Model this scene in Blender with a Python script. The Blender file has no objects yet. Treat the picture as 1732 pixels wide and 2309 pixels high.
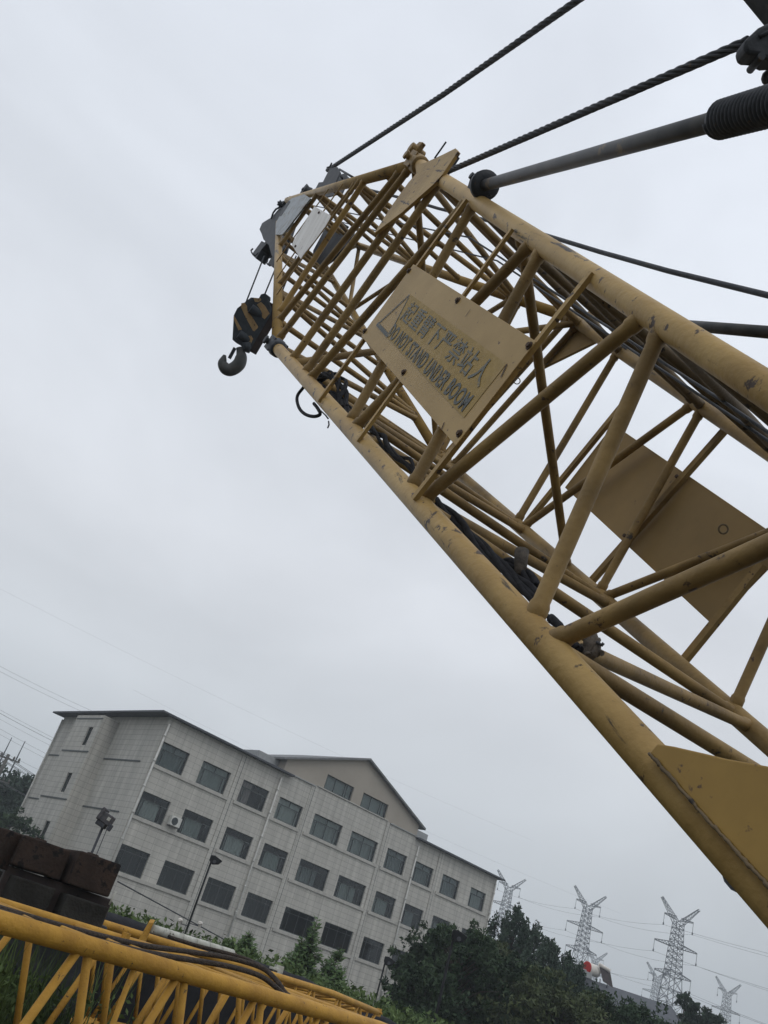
import bpy, math, random
import numpy as np
from mathutils import Vector, Matrix
random.seed(7)
scene = bpy.context.scene
R = math.radians

# ------------------------------------------------------------------ camera
# eye at the origin, 1.7 m above the ground; +Z up, +X along the office front
CX, CY, FP = 866.0, 1154.5, 1966.0
_M = np.array([[0.6671, -0.6914, 0.2773], [0.52, 0.1658, -0.8379], [0.5334, 0.7032, 0.4701]])
_u, _s, _vt = np.linalg.svd(_M)
M = _u @ _vt
cam_data = bpy.data.cameras.new('camera')
cam = bpy.data.objects.new('camera', cam_data)
scene.collection.objects.link(cam)
cam.matrix_world = Matrix(((M[0][0], -M[1][0], -M[2][0], 0), (M[0][1], -M[1][1], -M[2][1], 0),
                           (M[0][2], -M[1][2], -M[2][2], 0), (0, 0, 0, 1)))
cam_data.sensor_fit = 'VERTICAL'
cam_data.sensor_height = 24.0
cam_data.lens = 24.0 * FP / 2309.0
cam_data.clip_start = 0.05
cam_data.clip_end = 6000
scene.camera = cam
GZ = -1.7

# ------------------------------------------------------------------ sky, sun, exposure
world = bpy.data.worlds.new('World')
scene.world = world
world.use_nodes = True
wn = world.node_tree.nodes
wl = world.node_tree.links
wn.clear()
SUN_EL, SUN_ROT = R(58), R(200)
wo = wn.new('ShaderNodeOutputWorld')
bg = wn.new('ShaderNodeBackground')
sky = wn.new('ShaderNodeTexSky')
sky.sky_type = 'NISHITA'
sky.sun_disc = False
sky.sun_elevation = SUN_EL
sky.sun_rotation = SUN_ROT
sky.air_density = 1.0
sky.dust_density = 4.0
tc = wn.new('ShaderNodeTexCoord')
sep = wn.new('ShaderNodeSeparateXYZ')
wl.new(tc.outputs['Generated'], sep.inputs[0])
ramp = wn.new('ShaderNodeValToRGB')
er = ramp.color_ramp
er.elements[0].position = 0.0
er.elements[0].color = (5.2, 5.5, 5.75, 1)
er.elements[1].position = 1.0
er.elements[1].color = (8.4, 8.9, 9.8, 1)
for p, c in ((0.10, (5.6, 5.95, 6.25)), (0.22, (6.9, 7.25, 7.65)), (0.38, (8.0, 8.3, 8.8)), (0.6, (8.3, 8.75, 9.45))):
    e = er.elements.new(p)
    e.color = (*c, 1)
wl.new(sep.outputs['Z'], ramp.inputs[0])
nz = wn.new('ShaderNodeTexNoise')
nz.inputs['Scale'].default_value = 2.1
nz.inputs['Detail'].default_value = 4.0
nz.inputs['Roughness'].default_value = 0.5
nz.inputs['Distortion'].default_value = 0.5
wm = wn.new('ShaderNodeMapping')
wm.inputs['Scale'].default_value = (1.0, 1.0, 2.2)
wm.inputs['Location'].default_value = (0.4, 0.9, 0.1)
wl.new(tc.outputs['Generated'], wm.inputs[0])
wl.new(wm.outputs[0], nz.inputs['Vector'])
mr = wn.new('ShaderNodeMapRange')
mr.inputs['From Min'].default_value = 0.32
mr.inputs['From Max'].default_value = 0.68
mr.inputs['To Min'].default_value = 0.90
mr.inputs['To Max'].default_value = 1.07
wl.new(nz.outputs['Fac'], mr.inputs[0])
mul = wn.new('ShaderNodeVectorMath')
mul.operation = 'MULTIPLY'
wl.new(ramp.outputs[0], mul.inputs[0])
wl.new(mr.outputs[0], mul.inputs[1])
mix = wn.new('ShaderNodeMixRGB')
mix.inputs['Fac'].default_value = 0.93
wl.new(sky.outputs[0], mix.inputs[1])
wl.new(mul.outputs[0], mix.inputs[2])
wl.new(mix.outputs[0], bg.inputs['Color'])
bg.inputs['Strength'].default_value = 0.10
wl.new(bg.outputs[0], wo.inputs[0])

sd = bpy.data.lights.new('sun', 'SUN')
sd.energy = 0.5
sd.angle = R(25)
sd.color = (1.0, 0.97, 0.92)
sun = bpy.data.objects.new('sun', sd)
scene.collection.objects.link(sun)
_a = math.pi / 2 - SUN_ROT
_sv = Vector((math.cos(SUN_EL) * math.cos(_a), math.cos(SUN_EL) * math.sin(_a), math.sin(SUN_EL)))
sun.rotation_euler = _sv.to_track_quat('Z', 'Y').to_euler()
sun.location = (0, 0, 60)

scene.view_settings.view_transform = 'Standard'
scene.view_settings.look = 'None'
scene.view_settings.gamma = 1
scene.view_settings.exposure = 0.0
scene.view_settings.use_curve_mapping = False
scene.cycles.max_bounces = 6
scene.cycles.volume_bounces = 1
scene.cycles.transparent_max_bounces = 12

# ------------------------------------------------------------------ geometry helpers
def ray(x, y):
    w = M.T @ np.array([(x - CX) / FP, (y - CY) / FP, 1.0])
    return w / np.linalg.norm(w)
def at_h(x, y, d):                      # seen direction at horizontal distance d
    r = ray(x, y)
    return r * (d / math.hypot(r[0], r[1]))
def at_z(x, y, z):
    r = ray(x, y)
    return r * (z / r[2])
def at_y(x, y, Y):
    r = ray(x, y)
    return r * (Y / r[1])
def at_x(x, y, X):
    r = ray(x, y)
    return r * (X / r[0])
def V(p):
    return Vector((float(p[0]), float(p[1]), float(p[2])))

ROOT = {}
class MB:
    def __init__(s):
        s.v = []; s.f = []; s.sm = []
    def add(s, vs, fs, smooth=False):
        b = len(s.v)
        s.v += [tuple(map(float, p)) for p in vs]
        s.f += [tuple(b + i for i in f) for f in fs]
        s.sm += [smooth] * len(fs)
        return s
    def box(s, c, sx, sy, sz, ax=None):
        ax = ax or (Vector((1, 0, 0)), Vector((0, 1, 0)), Vector((0, 0, 1)))
        c = V(c)
        X, Y, Z = ax[0] * sx / 2, ax[1] * sy / 2, ax[2] * sz / 2
        p = [c - X - Y - Z, c + X - Y - Z, c + X + Y - Z, c - X + Y - Z, c - X - Y + Z, c + X - Y + Z, c + X + Y + Z, c - X + Y + Z]
        return s.add(p, [(0, 3, 2, 1), (4, 5, 6, 7), (0, 1, 5, 4), (1, 2, 6, 5), (2, 3, 7, 6), (3, 0, 4, 7)])
    def bb(s, x0, x1, y0, y1, z0, z1):
        return s.box(((x0 + x1) / 2, (y0 + y1) / 2, (z0 + z1) / 2), x1 - x0, y1 - y0, z1 - z0)
    def path(s, pts, r, seg=10, caps=True, smooth=True):
        pts = [V(p) for p in pts]
        n = len(pts)
        rs = r if isinstance(r, (list, tuple)) else [r] * n
        t0 = (pts[1] - pts[0]).normalized()
        a = Vector((0, 0, 1)) if abs(t0.z) < 0.9 else Vector((1, 0, 0))
        x = t0.cross(a).normalized()
        vs = []
        for i in range(n):
            if i == 0: t = t0
            elif i == n - 1: t = (pts[i] - pts[i - 1]).normalized()
            else: t = ((pts[i + 1] - pts[i]).normalized() + (pts[i] - pts[i - 1]).normalized()).normalized()
            x = (x - t * x.dot(t)).normalized()
            y = t.cross(x)
            for k in range(seg):
                q = 2 * math.pi * k / seg
                vs.append(pts[i] + (x * math.cos(q) + y * math.sin(q)) * rs[i])
        fs = []
        for i in range(n - 1):
            for k in range(seg):
                k2 = (k + 1) % seg
                fs.append((i * seg + k, i * seg + k2, (i + 1) * seg + k2, (i + 1) * seg + k))
        s.add(vs, fs, smooth)
        if caps:
            b = len(s.v) - len(vs)
            s.f.append(tuple(b + k for k in reversed(range(seg)))); s.sm.append(False)
            s.f.append(tuple(b + (n - 1) * seg + k for k in range(seg))); s.sm.append(False)
        return s
    def tube(s, a, b, r, r2=None, seg=12, caps=True):
        return s.path([a, b], [r, r if r2 is None else r2], seg, caps)
    def prism(s, poly, t):
        t = V(t)
        p = [V(q) for q in poly]
        n = len(p)
        return s.add(p + [q + t for q in p], [tuple(range(n)), tuple(reversed(range(n, 2 * n)))] +
                     [(i, i + n, (i + 1) % n + n, (i + 1) % n) for i in range(n)])
    def build(s, name, m, parent=None, bevel=0):
        o0 = ROOT.get(parent.name, Vector()) if parent else None
        me = bpy.data.meshes.new(name)
        if parent is None:
            c = Vector((0, 0, 0))
            zmin = min(p[2] for p in s.v)
            for p in s.v: c += Vector(p)
            c /= len(s.v)
            c.z = zmin
            o0 = c
        me.from_pydata([tuple(Vector(p) - o0) for p in s.v], [], s.f)
        me.polygons.foreach_set('use_smooth', s.sm)
        me.update()
        o = bpy.data.objects.new(name, me)
        scene.collection.objects.link(o)
        me.materials.append(m)
        if parent is not None:
            o.parent = parent
        else:
            o.location = o0
        ROOT[o.name] = o0
        if bevel:
            b = o.modifiers.new('bevel', 'BEVEL'); b.width = bevel; b.segments = 2; b.limit_method = 'ANGLE'
        return o

def tag(o, label=None, cat=None, group=None, kind=None):
    if label: o['label'] = label
    if cat: o['category'] = cat
    if group: o['group'] = group
    if kind: o['kind'] = kind
    return o
def thing(name, loc, label, cat, group=None):
    o = bpy.data.objects.new(name, None)
    o.empty_display_size = 0.2
    scene.collection.objects.link(o)
    o.location = V(loc)
    ROOT[o.name] = V(loc)
    return tag(o, label, cat, group)
def copy_tree(o, parent=None):
    c = o.copy()
    scene.collection.objects.link(c)
    c.parent = parent
    ROOT[c.name] = ROOT[o.name]
    for ch in [q for q in scene.objects if q.parent == o]:
        copy_tree(ch, c)
    return c

# ------------------------------------------------------------------ materials
def mat(name, c1, c2=None, rough=0.6, scale=3.0, metal=0.0, spots=None, spot_scale=9.0, spot_lo=0.66, bump=0.0, bump_scale=40.0, streak=False, spec=0.25, detail=5, scrape=None):
    m = bpy.data.materials.new(name)
    m.use_nodes = True
    n, l = m.node_tree.nodes, m.node_tree.links
    b = n['Principled BSDF']
    b.inputs['Roughness'].default_value = rough
    b.inputs['Metallic'].default_value = metal
    b.inputs['Specular IOR Level'].default_value = spec
    g = n.new('ShaderNodeNewGeometry')
    src = g.outputs['Position']
    c2 = c2 or tuple(x * 0.75 for x in c1)
    nt = n.new('ShaderNodeTexNoise')
    nt.inputs['Scale'].default_value = scale
    nt.inputs['Detail'].default_value = detail
    nt.inputs['Roughness'].default_value = 0.6
    if streak:
        mp = n.new('ShaderNodeMapping'); mp.inputs['Scale'].default_value = (1, 1, 0.12)
        l.new(src, mp.inputs[0]); l.new(mp.outputs[0], nt.inputs['Vector'])
    else:
        l.new(src, nt.inputs['Vector'])
    r = n.new('ShaderNodeValToRGB')
    r.color_ramp.elements[0].position = 0.35
    r.color_ramp.elements[0].color = (*c2, 1)
    r.color_ramp.elements[1].position = 0.65
    r.color_ramp.elements[1].color = (*c1, 1)
    l.new(nt.outputs['Fac'], r.inputs[0])
    out = r.outputs[0]
    if spots:
        n2 = n.new('ShaderNodeTexNoise')
        n2.inputs['Scale'].default_value = spot_scale
        n2.inputs['Detail'].default_value = 8
        n2.inputs['Roughness'].default_value = 0.62
        l.new(src, n2.inputs['Vector'])
        r2 = n.new('ShaderNodeValToRGB')
        r2.color_ramp.elements[0].position = spot_lo
        r2.color_ramp.elements[0].color = (0, 0, 0, 1)
        r2.color_ramp.elements[1].position = spot_lo + 0.04
        r2.color_ramp.elements[1].color = (1, 1, 1, 1)
        l.new(n2.outputs['Fac'], r2.inputs[0])
        mx = n.new('ShaderNodeMixRGB')
        mx.inputs[2].default_value = (*spots, 1)
        l.new(r2.outputs[0], mx.inputs[0]); l.new(out, mx.inputs[1])
        out = mx.outputs[0]
    if scrape:
        cmb = n.new('ShaderNodeCombineXYZ')
        for k_, (ax_, sc_) in enumerate(BOOM_AXES):
            dt = n.new('ShaderNodeVectorMath'); dt.operation = 'DOT_PRODUCT'; dt.inputs[1].default_value = tuple(a_ * sc_ for a_ in ax_)
            l.new(src, dt.inputs[0]); l.new(dt.outputs['Value'], cmb.inputs[k_])
        n4 = n.new('ShaderNodeTexNoise'); n4.inputs['Scale'].default_value = 1.0; n4.inputs['Detail'].default_value = 9; n4.inputs['Roughness'].default_value = 0.72
        l.new(cmb.outputs[0], n4.inputs['Vector'])
        r4 = n.new('ShaderNodeMapRange'); r4.inputs['From Min'].default_value = scrape; r4.inputs['From Max'].default_value = scrape + .05
        l.new(n4.outputs['Fac'], r4.inputs[0])
        m4 = n.new('ShaderNodeMixRGB'); m4.inputs[2].default_value = (0.055, 0.045, 0.038, 1)
        l.new(r4.outputs[0], m4.inputs[0]); l.new(out, m4.inputs[1]); out = m4.outputs[0]
    l.new(out, b.inputs['Base Color'])
    if bump:
        n3 = n.new('ShaderNodeTexNoise'); n3.inputs['Scale'].default_value = bump_scale; n3.inputs['Detail'].default_value = 6
        l.new(src, n3.inputs['Vector'])
        bp = n.new('ShaderNodeBump'); bp.inputs['Strength'].default_value = bump; bp.inputs['Distance'].default_value = 0.02
        l.new(n3.outputs['Fac'], bp.inputs['Height']); l.new(bp.outputs[0], b.inputs['Normal'])
    return m

BOOM_AXES = (((.12, .709, .695), 1.3), ((.986, -.167, 0), 9.0), ((-.116, -.685, .719), 9.0))
RUST = (0.075, 0.04, 0.025)
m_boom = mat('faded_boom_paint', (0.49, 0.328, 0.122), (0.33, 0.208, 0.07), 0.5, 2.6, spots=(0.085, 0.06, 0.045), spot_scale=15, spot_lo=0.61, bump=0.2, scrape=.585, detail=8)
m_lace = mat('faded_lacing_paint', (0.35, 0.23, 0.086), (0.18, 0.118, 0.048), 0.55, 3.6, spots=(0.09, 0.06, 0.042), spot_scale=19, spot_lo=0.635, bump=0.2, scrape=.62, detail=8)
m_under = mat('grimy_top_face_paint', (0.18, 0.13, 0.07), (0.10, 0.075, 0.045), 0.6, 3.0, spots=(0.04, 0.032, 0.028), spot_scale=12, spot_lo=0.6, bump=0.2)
m_mustard = mat('mustard_paint', (0.37, 0.23, 0.058), (0.25, 0.152, 0.04), 0.5, 2.2, spots=(0.09, 0.055, 0.04), spot_scale=16, spot_lo=0.62, scrape=.61, detail=8)
m_plate = mat('sign_cream_paint', (0.47, 0.318, 0.128), (0.37, 0.244, 0.09), 0.5, 2.2, spots=(0.10, 0.06, 0.035), spot_scale=18, spot_lo=0.65, detail=8, scrape=.64)
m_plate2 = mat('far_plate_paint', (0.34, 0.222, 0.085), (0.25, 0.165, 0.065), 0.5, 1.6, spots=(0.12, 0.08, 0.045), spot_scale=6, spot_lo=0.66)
m_white = mat('white_sign_paint', (0.78, 0.76, 0.72), (0.60, 0.57, 0.52), 0.5, 7, spots=(0.10, 0.07, 0.05), spot_scale=12, spot_lo=0.66, streak=True)
m_steelgrey = mat('grey_head_plate', (0.40, 0.43, 0.45), (0.30, 0.33, 0.35), 0.5, 5, spots=(0.16, 0.12, 0.07), spot_scale=12, spot_lo=0.56)
m_dark = mat('dark_greasy_steel', (0.075, 0.080, 0.090), (0.046, 0.050, 0.057), 0.6, 9, spots=(0.11, 0.085, 0.06), spot_scale=20, spot_lo=0.64, spec=.2, bump=.2)
m_darkred = mat('rusty_dark_steel', (0.055, 0.040, 0.036), (0.035, 0.028, 0.028), 0.6, 8)
m_grease = mat('greased_tube', (0.085, 0.083, 0.080), (0.05, 0.052, 0.055), 0.5, 7, spots=(0.15, 0.11, 0.07), spot_scale=9, spot_lo=0.60)
m_rubber = mat('black_hose', (0.034, 0.035, 0.039), (0.018, 0.018, 0.021), 0.8, 20, spec=.1)
m_cloth = mat('dirty_wrapping', (0.13, 0.11, 0.09), (0.06, 0.055, 0.05), 0.9, 25, bump=0.5)
m_orange = mat('yellow_jib_paint', (0.52, 0.285, 0.045), (0.38, 0.20, 0.032), 0.6, 5.0, spots=(0.10, 0.065, 0.035), spot_scale=24, spot_lo=0.64, bump=0.3)
m_stripe = mat('hook_block_yellow', (0.46, 0.31, 0.15), (0.33, 0.22, 0.11), 0.6, 12, spots=(0.05, 0.045, 0.04), spot_scale=18, spot_lo=0.6)
m_hook = mat('hook_block_black', (0.060, 0.070, 0.082), (0.042, 0.050, 0.060), 0.55, 8)
m_hookgrey = mat('hook_grey', (0.115, 0.115, 0.11), (0.075, 0.08, 0.08), 0.55, 8)
m_brass = mat('rust_bolt', (0.10, 0.06, 0.035), (0.06, 0.04, 0.03), 0.7, 60)
m_pipewhite = mat('chalky_white_pipe', (0.56, 0.56, 0.50), (0.40, 0.40, 0.35), 0.7, 9, spots=(0.08, 0.07, 0.06), spot_scale=16, spot_lo=0.62)
m_block = mat('rusty_counterweight', (0.052, 0.036, 0.029), (0.030, 0.023, 0.020), 0.9, 4, spots=(0.018, 0.016, 0.016), spot_scale=9, spot_lo=0.56, bump=0.6, spec=.1)
m_slab = mat('dirty_concrete_slab', (0.042, 0.041, 0.037), (0.024, 0.023, 0.021), 0.95, 5, bump=0.5, spec=.1)
m_tarp = mat('black_bitumen_sheet', (0.026, 0.027, 0.031), (0.017, 0.018, 0.021), 0.9, 4, bump=0.4, bump_scale=12, spec=.1)
m_ground = mat('muddy_ground', (0.085, 0.08, 0.065), (0.05, 0.05, 0.04), 0.95, 0.5, bump=0.6, bump_scale=4)
m_lampgrey = mat('lamp_housing', (0.10, 0.095, 0.10), (0.06, 0.06, 0.065), 0.5, 15)
m_frame = mat('dark_window_frame', (0.085, 0.10, 0.10), (0.06, 0.07, 0.07), 0.5, 6)
m_sill = mat('stone_sill', (0.46, 0.45, 0.41), (0.37, 0.36, 0.33), 0.8, 3, streak=True)
m_plaster = mat('brown_grey_plaster', (0.37, 0.335, 0.285), (0.33, 0.30, 0.255), 0.9, 0.6)
m_roof = mat('dark_roof_sheet', (0.085, 0.092, 0.105), (0.06, 0.066, 0.078), 0.6, 2)
m_coping = mat('grey_coping', (0.34, 0.35, 0.35), (0.28, 0.29, 0.29), 0.7, 3)
m_pipe = mat('pvc_downpipe', (0.56, 0.56, 0.53), (0.44, 0.44, 0.41), 0.6, 3)
m_curtain = mat('grey_curtain', (0.40, 0.43, 0.42), (0.35, 0.38, 0.37), 0.9, 3)
m_curtain3 = mat('pale_curtain', (0.52, 0.54, 0.52), (0.45, 0.47, 0.455), 0.9, 3)
m_curtain4 = mat('dim_curtain', (0.27, 0.30, 0.30), (0.22, 0.25, 0.25), 0.9, 3)
m_black = mat('black_post_paint', (0.022, 0.023, 0.025), (0.014, 0.015, 0.016), 0.7, 5, spec=.1)
m_curtain2 = mat('pink_curtain', (0.34, 0.28, 0.27), (0.29, 0.245, 0.24), 0.9, 3)
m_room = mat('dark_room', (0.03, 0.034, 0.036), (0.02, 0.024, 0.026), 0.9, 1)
m_whitebox = mat('aircon_white', (0.62, 0.62, 0.58), (0.5, 0.5, 0.47), 0.5, 6)
m_bark = mat('bark', (0.09, 0.07, 0.055), (0.05, 0.04, 0.033), 0.9, 9, bump=0.5)
m_pole = mat('concrete_pole', (0.13, 0.13, 0.12), (0.09, 0.09, 0.085), 0.8, 2)
m_galv = mat('galvanised_steel', (0.045, 0.052, 0.058), (0.03, 0.036, 0.041), 0.7, 0.2, spec=.15)
m_wire = mat('conductor_wire', (0.09, 0.095, 0.10), (0.07, 0.075, 0.08), 0.6, 0.2)
m_red = mat('red_tank_end', (0.45, 0.03, 0.025), (0.36, 0.025, 0.02), 0.5, 4)
m_tank = mat('white_tank', (0.72, 0.68, 0.62), (0.6, 0.57, 0.52), 0.5, 4)
m_panel = mat('collector_tubes', (0.10, 0.085, 0.085), (0.07, 0.06, 0.06), 0.35, 5)
m_brick = mat('old_brown_wall', (0.20, 0.17, 0.145), (0.14, 0.12, 0.10), 0.9, 2)

def leafmat(name, c1, c2):
    m = mat(name, c1, c2, 0.7, 1.3, spec=0.15)
    n, l = m.node_tree.nodes, m.node_tree.links
    b = n['Principled BSDF']
    b.inputs['Transmission Weight'].default_value = 0.0
    return m
m_leaf = leafmat('dark_leaves', (0.048, 0.078, 0.036), (0.020, 0.038, 0.020))
m_leaf2 = leafmat('blue_green_leaves', (0.052, 0.078, 0.052), (0.024, 0.042, 0.030))
m_leaf3 = leafmat('fresh_leaves', (0.13, 0.20, 0.08), (0.06, 0.105, 0.042))
m_leaf4 = leafmat('olive_leaves', (0.085, 0.105, 0.045), (0.036, 0.05, 0.024))
m_weed = leafmat('weeds', (0.115, 0.165, 0.055), (0.05, 0.08, 0.03))

# tiled facade: stack-bond stone panels with dark joints, rain streaks
m_tile = bpy.data.materials.new('stone_panel_facade')
m_tile.use_nodes = True
n, l = m_tile.node_tree.nodes, m_tile.node_tree.links
b = n['Principled BSDF']; b.inputs['Roughness'].default_value = 0.75; b.inputs['Specular IOR Level'].default_value = 0.3
g = n.new('ShaderNodeNewGeometry')
sp = n.new('ShaderNodeSeparateXYZ'); l.new(g.outputs['Position'], sp.inputs[0])
sn = n.new('ShaderNodeSeparateXYZ'); l.new(g.outputs['Normal'], sn.inputs[0])
ab = n.new('ShaderNodeMath'); ab.operation = 'ABSOLUTE'; l.new(sn.outputs['X'], ab.inputs[0])
gt = n.new('ShaderNodeMath'); gt.operation = 'GREATER_THAN'; gt.inputs[1].default_value = 0.5; l.new(ab.outputs[0], gt.inputs[0])
mxh = n.new('ShaderNodeMix'); mxh.data_type = 'FLOAT'
l.new(gt.outputs[0], mxh.inputs[0]); l.new(sp.outputs['X'], mxh.inputs[2]); l.new(sp.outputs['Y'], mxh.inputs[3])
zo = n.new('ShaderNodeMath'); zo.operation = 'ADD'; zo.inputs[1].default_value = 0.13; l.new(sp.outputs['Z'], zo.inputs[0])
cb = n.new('ShaderNodeCombineXYZ'); l.new(mxh.outputs[0], cb.inputs['X']); l.new(zo.outputs[0], cb.inputs['Y'])
br = n.new('ShaderNodeTexBrick')
br.offset = 0.0; br.squash = 1.0
br.inputs['Scale'].default_value = 1.0
br.inputs['Brick Width'].default_value = 0.72
br.inputs['Row Height'].default_value = 0.3889
br.inputs['Mortar Size'].default_value = 0.011
br.inputs['Mortar Smooth'].default_value = 0.2
br.inputs['Bias'].default_value = 0.0
br.inputs['Color1'].default_value = (0.49, 0.478, 0.435, 1)
br.inputs['Color2'].default_value = (0.455, 0.443, 0.405, 1)
br.inputs['Mortar'].default_value = (0.23, 0.225, 0.205, 1)
l.new(cb.outputs[0], br.inputs['Vector'])
st = n.new('ShaderNodeTexNoise'); st.inputs['Scale'].default_value = 1.5; st.inputs['Detail'].default_value = 6
mp = n.new('ShaderNodeMapping'); mp.inputs['Scale'].default_value = (1.6, 1.6, 0.16)
l.new(g.outputs['Position'], mp.inputs[0]); l.new(mp.outputs[0], st.inputs['Vector'])
sr = n.new('ShaderNodeMapRange'); sr.inputs['From Min'].default_value = 0.35; sr.inputs['From Max'].default_value = 0.7
sr.inputs['To Min'].default_value = 0.84; sr.inputs['To Max'].default_value = 1.10
l.new(st.outputs['Fac'], sr.inputs[0])
ml = n.new('ShaderNodeVectorMath'); ml.operation = 'MULTIPLY'
l.new(br.outputs['Color'], ml.inputs[0]); l.new(sr.outputs[0], ml.inputs[1])
l.new(ml.outputs[0], b.inputs['Base Color'])

# window glass: fresnel mirror over see-through
m_glass = bpy.data.materials.new('window_glass')
m_glass.use_nodes = True
n, l = m_glass.node_tree.nodes, m_glass.node_tree.links
n.clear()
o_ = n.new('ShaderNodeOutputMaterial'); ms = n.new('ShaderNodeMixShader'); gl = n.new('ShaderNodeBsdfGlossy'); tr = n.new('ShaderNodeBsdfTransparent')
gl.inputs['Roughness'].default_value = 0.03; gl.inputs['Color'].default_value = (0.85, 0.9, 0.92, 1)
tr.inputs['Color'].default_value = (0.78, 0.84, 0.83, 1)
fr = n.new('ShaderNodeFresnel'); fr.inputs['IOR'].default_value = 1.5
l.new(fr.outputs[0], ms.inputs[0]); l.new(tr.outputs[0], ms.inputs[1]); l.new(gl.outputs[0], ms.inputs[2]); l.new(ms.outputs[0], o_.inputs[0])

# worn lettering: paint over the panel colour where it has flaked
def worn(name, c, under, lo, hi, sc):
    m = mat(name, c, tuple(x * .85 for x in c), 0.6, 20)
    n, l = m.node_tree.nodes, m.node_tree.links
    b = n['Principled BSDF']
    old = b.inputs['Base Color'].links[0].from_socket
    g = n.new('ShaderNodeNewGeometry')
    t = n.new('ShaderNodeTexNoise'); t.inputs['Scale'].default_value = sc; t.inputs['Detail'].default_value = 7; t.inputs['Roughness'].default_value = .65
    l.new(g.outputs['Position'], t.inputs['Vector'])
    r = n.new('ShaderNodeMapRange'); r.inputs['From Min'].default_value = lo; r.inputs['From Max'].default_value = hi
    l.new(t.outputs['Fac'], r.inputs[0])
    mx = n.new('ShaderNodeMixRGB'); l.new(r.outputs[0], mx.inputs[0]); l.new(old, mx.inputs[1]); mx.inputs[2].default_value = (*under, 1)
    l.new(mx.outputs[0], b.inputs['Base Color'])
    return m
m_yellowpanel = worn('worn_yellow_panel', (0.40, 0.27, 0.085), (0.45, 0.325, 0.165), 0.52, 0.72, 5)
m_letter = worn('worn_grey_letters', (0.125, 0.135, 0.13), (0.40, 0.27, 0.085), 0.57, 0.67, 30)
m_letter_cn = worn('worn_grey_characters', (0.17, 0.175, 0.155), (0.40, 0.27, 0.085), 0.56, 0.67, 30)

# ------------------------------------------------------------------ setting: ground
gmb = MB()
N = 60
xs = [-3000 + 6000 * i / N for i in range(N + 1)]
gmb.add([(x, y, GZ) for y in xs for x in xs], [(j * (N + 1) + i, j * (N + 1) + i + 1, (j + 1) * (N + 1) + i + 1, (j + 1) * (N + 1) + i) for j in range(N) for i in range(N)])
ground = gmb.build('ground', m_ground)
tag(ground, kind='structure')

# ------------------------------------------------------------------ office building
FY = 55.46
X0, X1, YB = 29.93, 68.1, 72.4
WT = 12.48            # wall top
bld = thing('office_building', (X0, FY, GZ), 'four-storey office block faced in pale stone panels with a central gable', 'building')
cols = [(30.22, 32.52), (33.76, 36.32), (37.55, 40.10), (41.22, 43.66), (44.95, 48.08), (49.15, 52.30), (53.50, 55.97), (57.05, 59.50), (60.78, 63.15), (64.80, 67.03)]
rows = [(2.30, 3.90), (5.78, 7.38), (9.23, 10.82)]
def holed_wall(x0, x1, z0, z1, y, holes, depth):
    mb = MB()
    xs = sorted({x0, x1} | {h[0] for h in holes} | {h[1] for h in holes})
    zs = sorted({z0, z1} | {h[2] for h in holes} | {h[3] for h in holes})
    for i in range(len(xs) - 1):
        for j in range(len(zs) - 1):
            cx_, cz_ = (xs[i] + xs[i + 1]) / 2, (zs[j] + zs[j + 1]) / 2
            if any(h[0] < cx_ < h[1] and h[2] < cz_ < h[3] for h in holes): continue
            mb.add([(xs[i], y, zs[j]), (xs[i + 1], y, zs[j]), (xs[i + 1], y, zs[j + 1]), (xs[i], y, zs[j + 1])], [(0, 1, 2, 3)])
    for a, b_, c, d in holes:
        mb.add([(a, y, c), (b_, y, c), (b_, y, d), (a, y, d), (a, y + depth, c), (b_, y + depth, c), (b_, y + depth, d), (a, y + depth, d)],
               [(0, 4, 5, 1), (1, 5, 6, 2), (2, 6, 7, 3), (3, 7, 4, 0)])
    return mb
holes = [(a, b_, c, d) for a, b_ in cols for c, d in rows]
w = holed_wall(X0, X1, GZ, WT, FY, holes, 0.22)
# end walls and back
w.add([(X1, FY, GZ), (X1, YB, GZ), (X1, YB, WT), (X1, FY, WT)], [(0, 1, 2, 3)])
w.add([(X1, YB, GZ), (X0, YB, GZ), (X0, YB, WT), (X1, YB, WT)], [(0, 1, 2, 3)])
w.add([(X0, YB, GZ), (X0, FY, GZ), (X0, FY, WT), (X0, YB, WT)], [(0, 1, 2, 3)])
# stair bay on the end wall, with slot windows
BX = X0 - 1.36; BY0, BY1 = 62.4, 66.9
slots = []
for k in range(4):
    slots.append((BY0 + 0.95, BY0 + 1.72, 9.72 - 3.5 * k, 11.12 - 3.5 * k))
mbv = MB()
ys = sorted({BY0, BY1, slots[0][0], slots[0][1]})
zs = sorted({GZ, 12.05} | {s_[2] for s_ in slots} | {s_[3] for s_ in slots})
for i in range(len(ys) - 1):
    for j in range(len(zs) - 1):
        cy_, cz_ = (ys[i] + ys[i + 1]) / 2, (zs[j] + zs[j + 1]) / 2
        if any(s_[0] < cy_ < s_[1] and s_[2] < cz_ < s_[3] for s_ in slots): continue
        w.add([(BX, ys[i + 1], zs[j]), (BX, ys[i], zs[j]), (BX, ys[i], zs[j + 1]), (BX, ys[i + 1], zs[j + 1])], [(0, 1, 2, 3)])
for a, b_, c, d in slots:
    w.add([(BX, a, c), (BX, b_, c), (BX, b_, d), (BX, a, d), (BX + .2, a, c), (BX + .2, b_, c), (BX + .2, b_, d), (BX + .2, a, d)],
          [(0, 1, 5, 4), (1, 2, 6, 5), (2, 3, 7, 6), (3, 0, 4, 7)])
w.add([(BX, BY0, GZ), (X0, BY0, GZ), (X0, BY0, 12.05), (BX, BY0, 12.05)], [(0, 1, 2, 3)])
w.add([(X0, BY1, GZ), (BX, BY1, GZ), (BX, BY1, 12.05), (X0, BY1, 12.05)], [(0, 1, 2, 3)])
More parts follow.
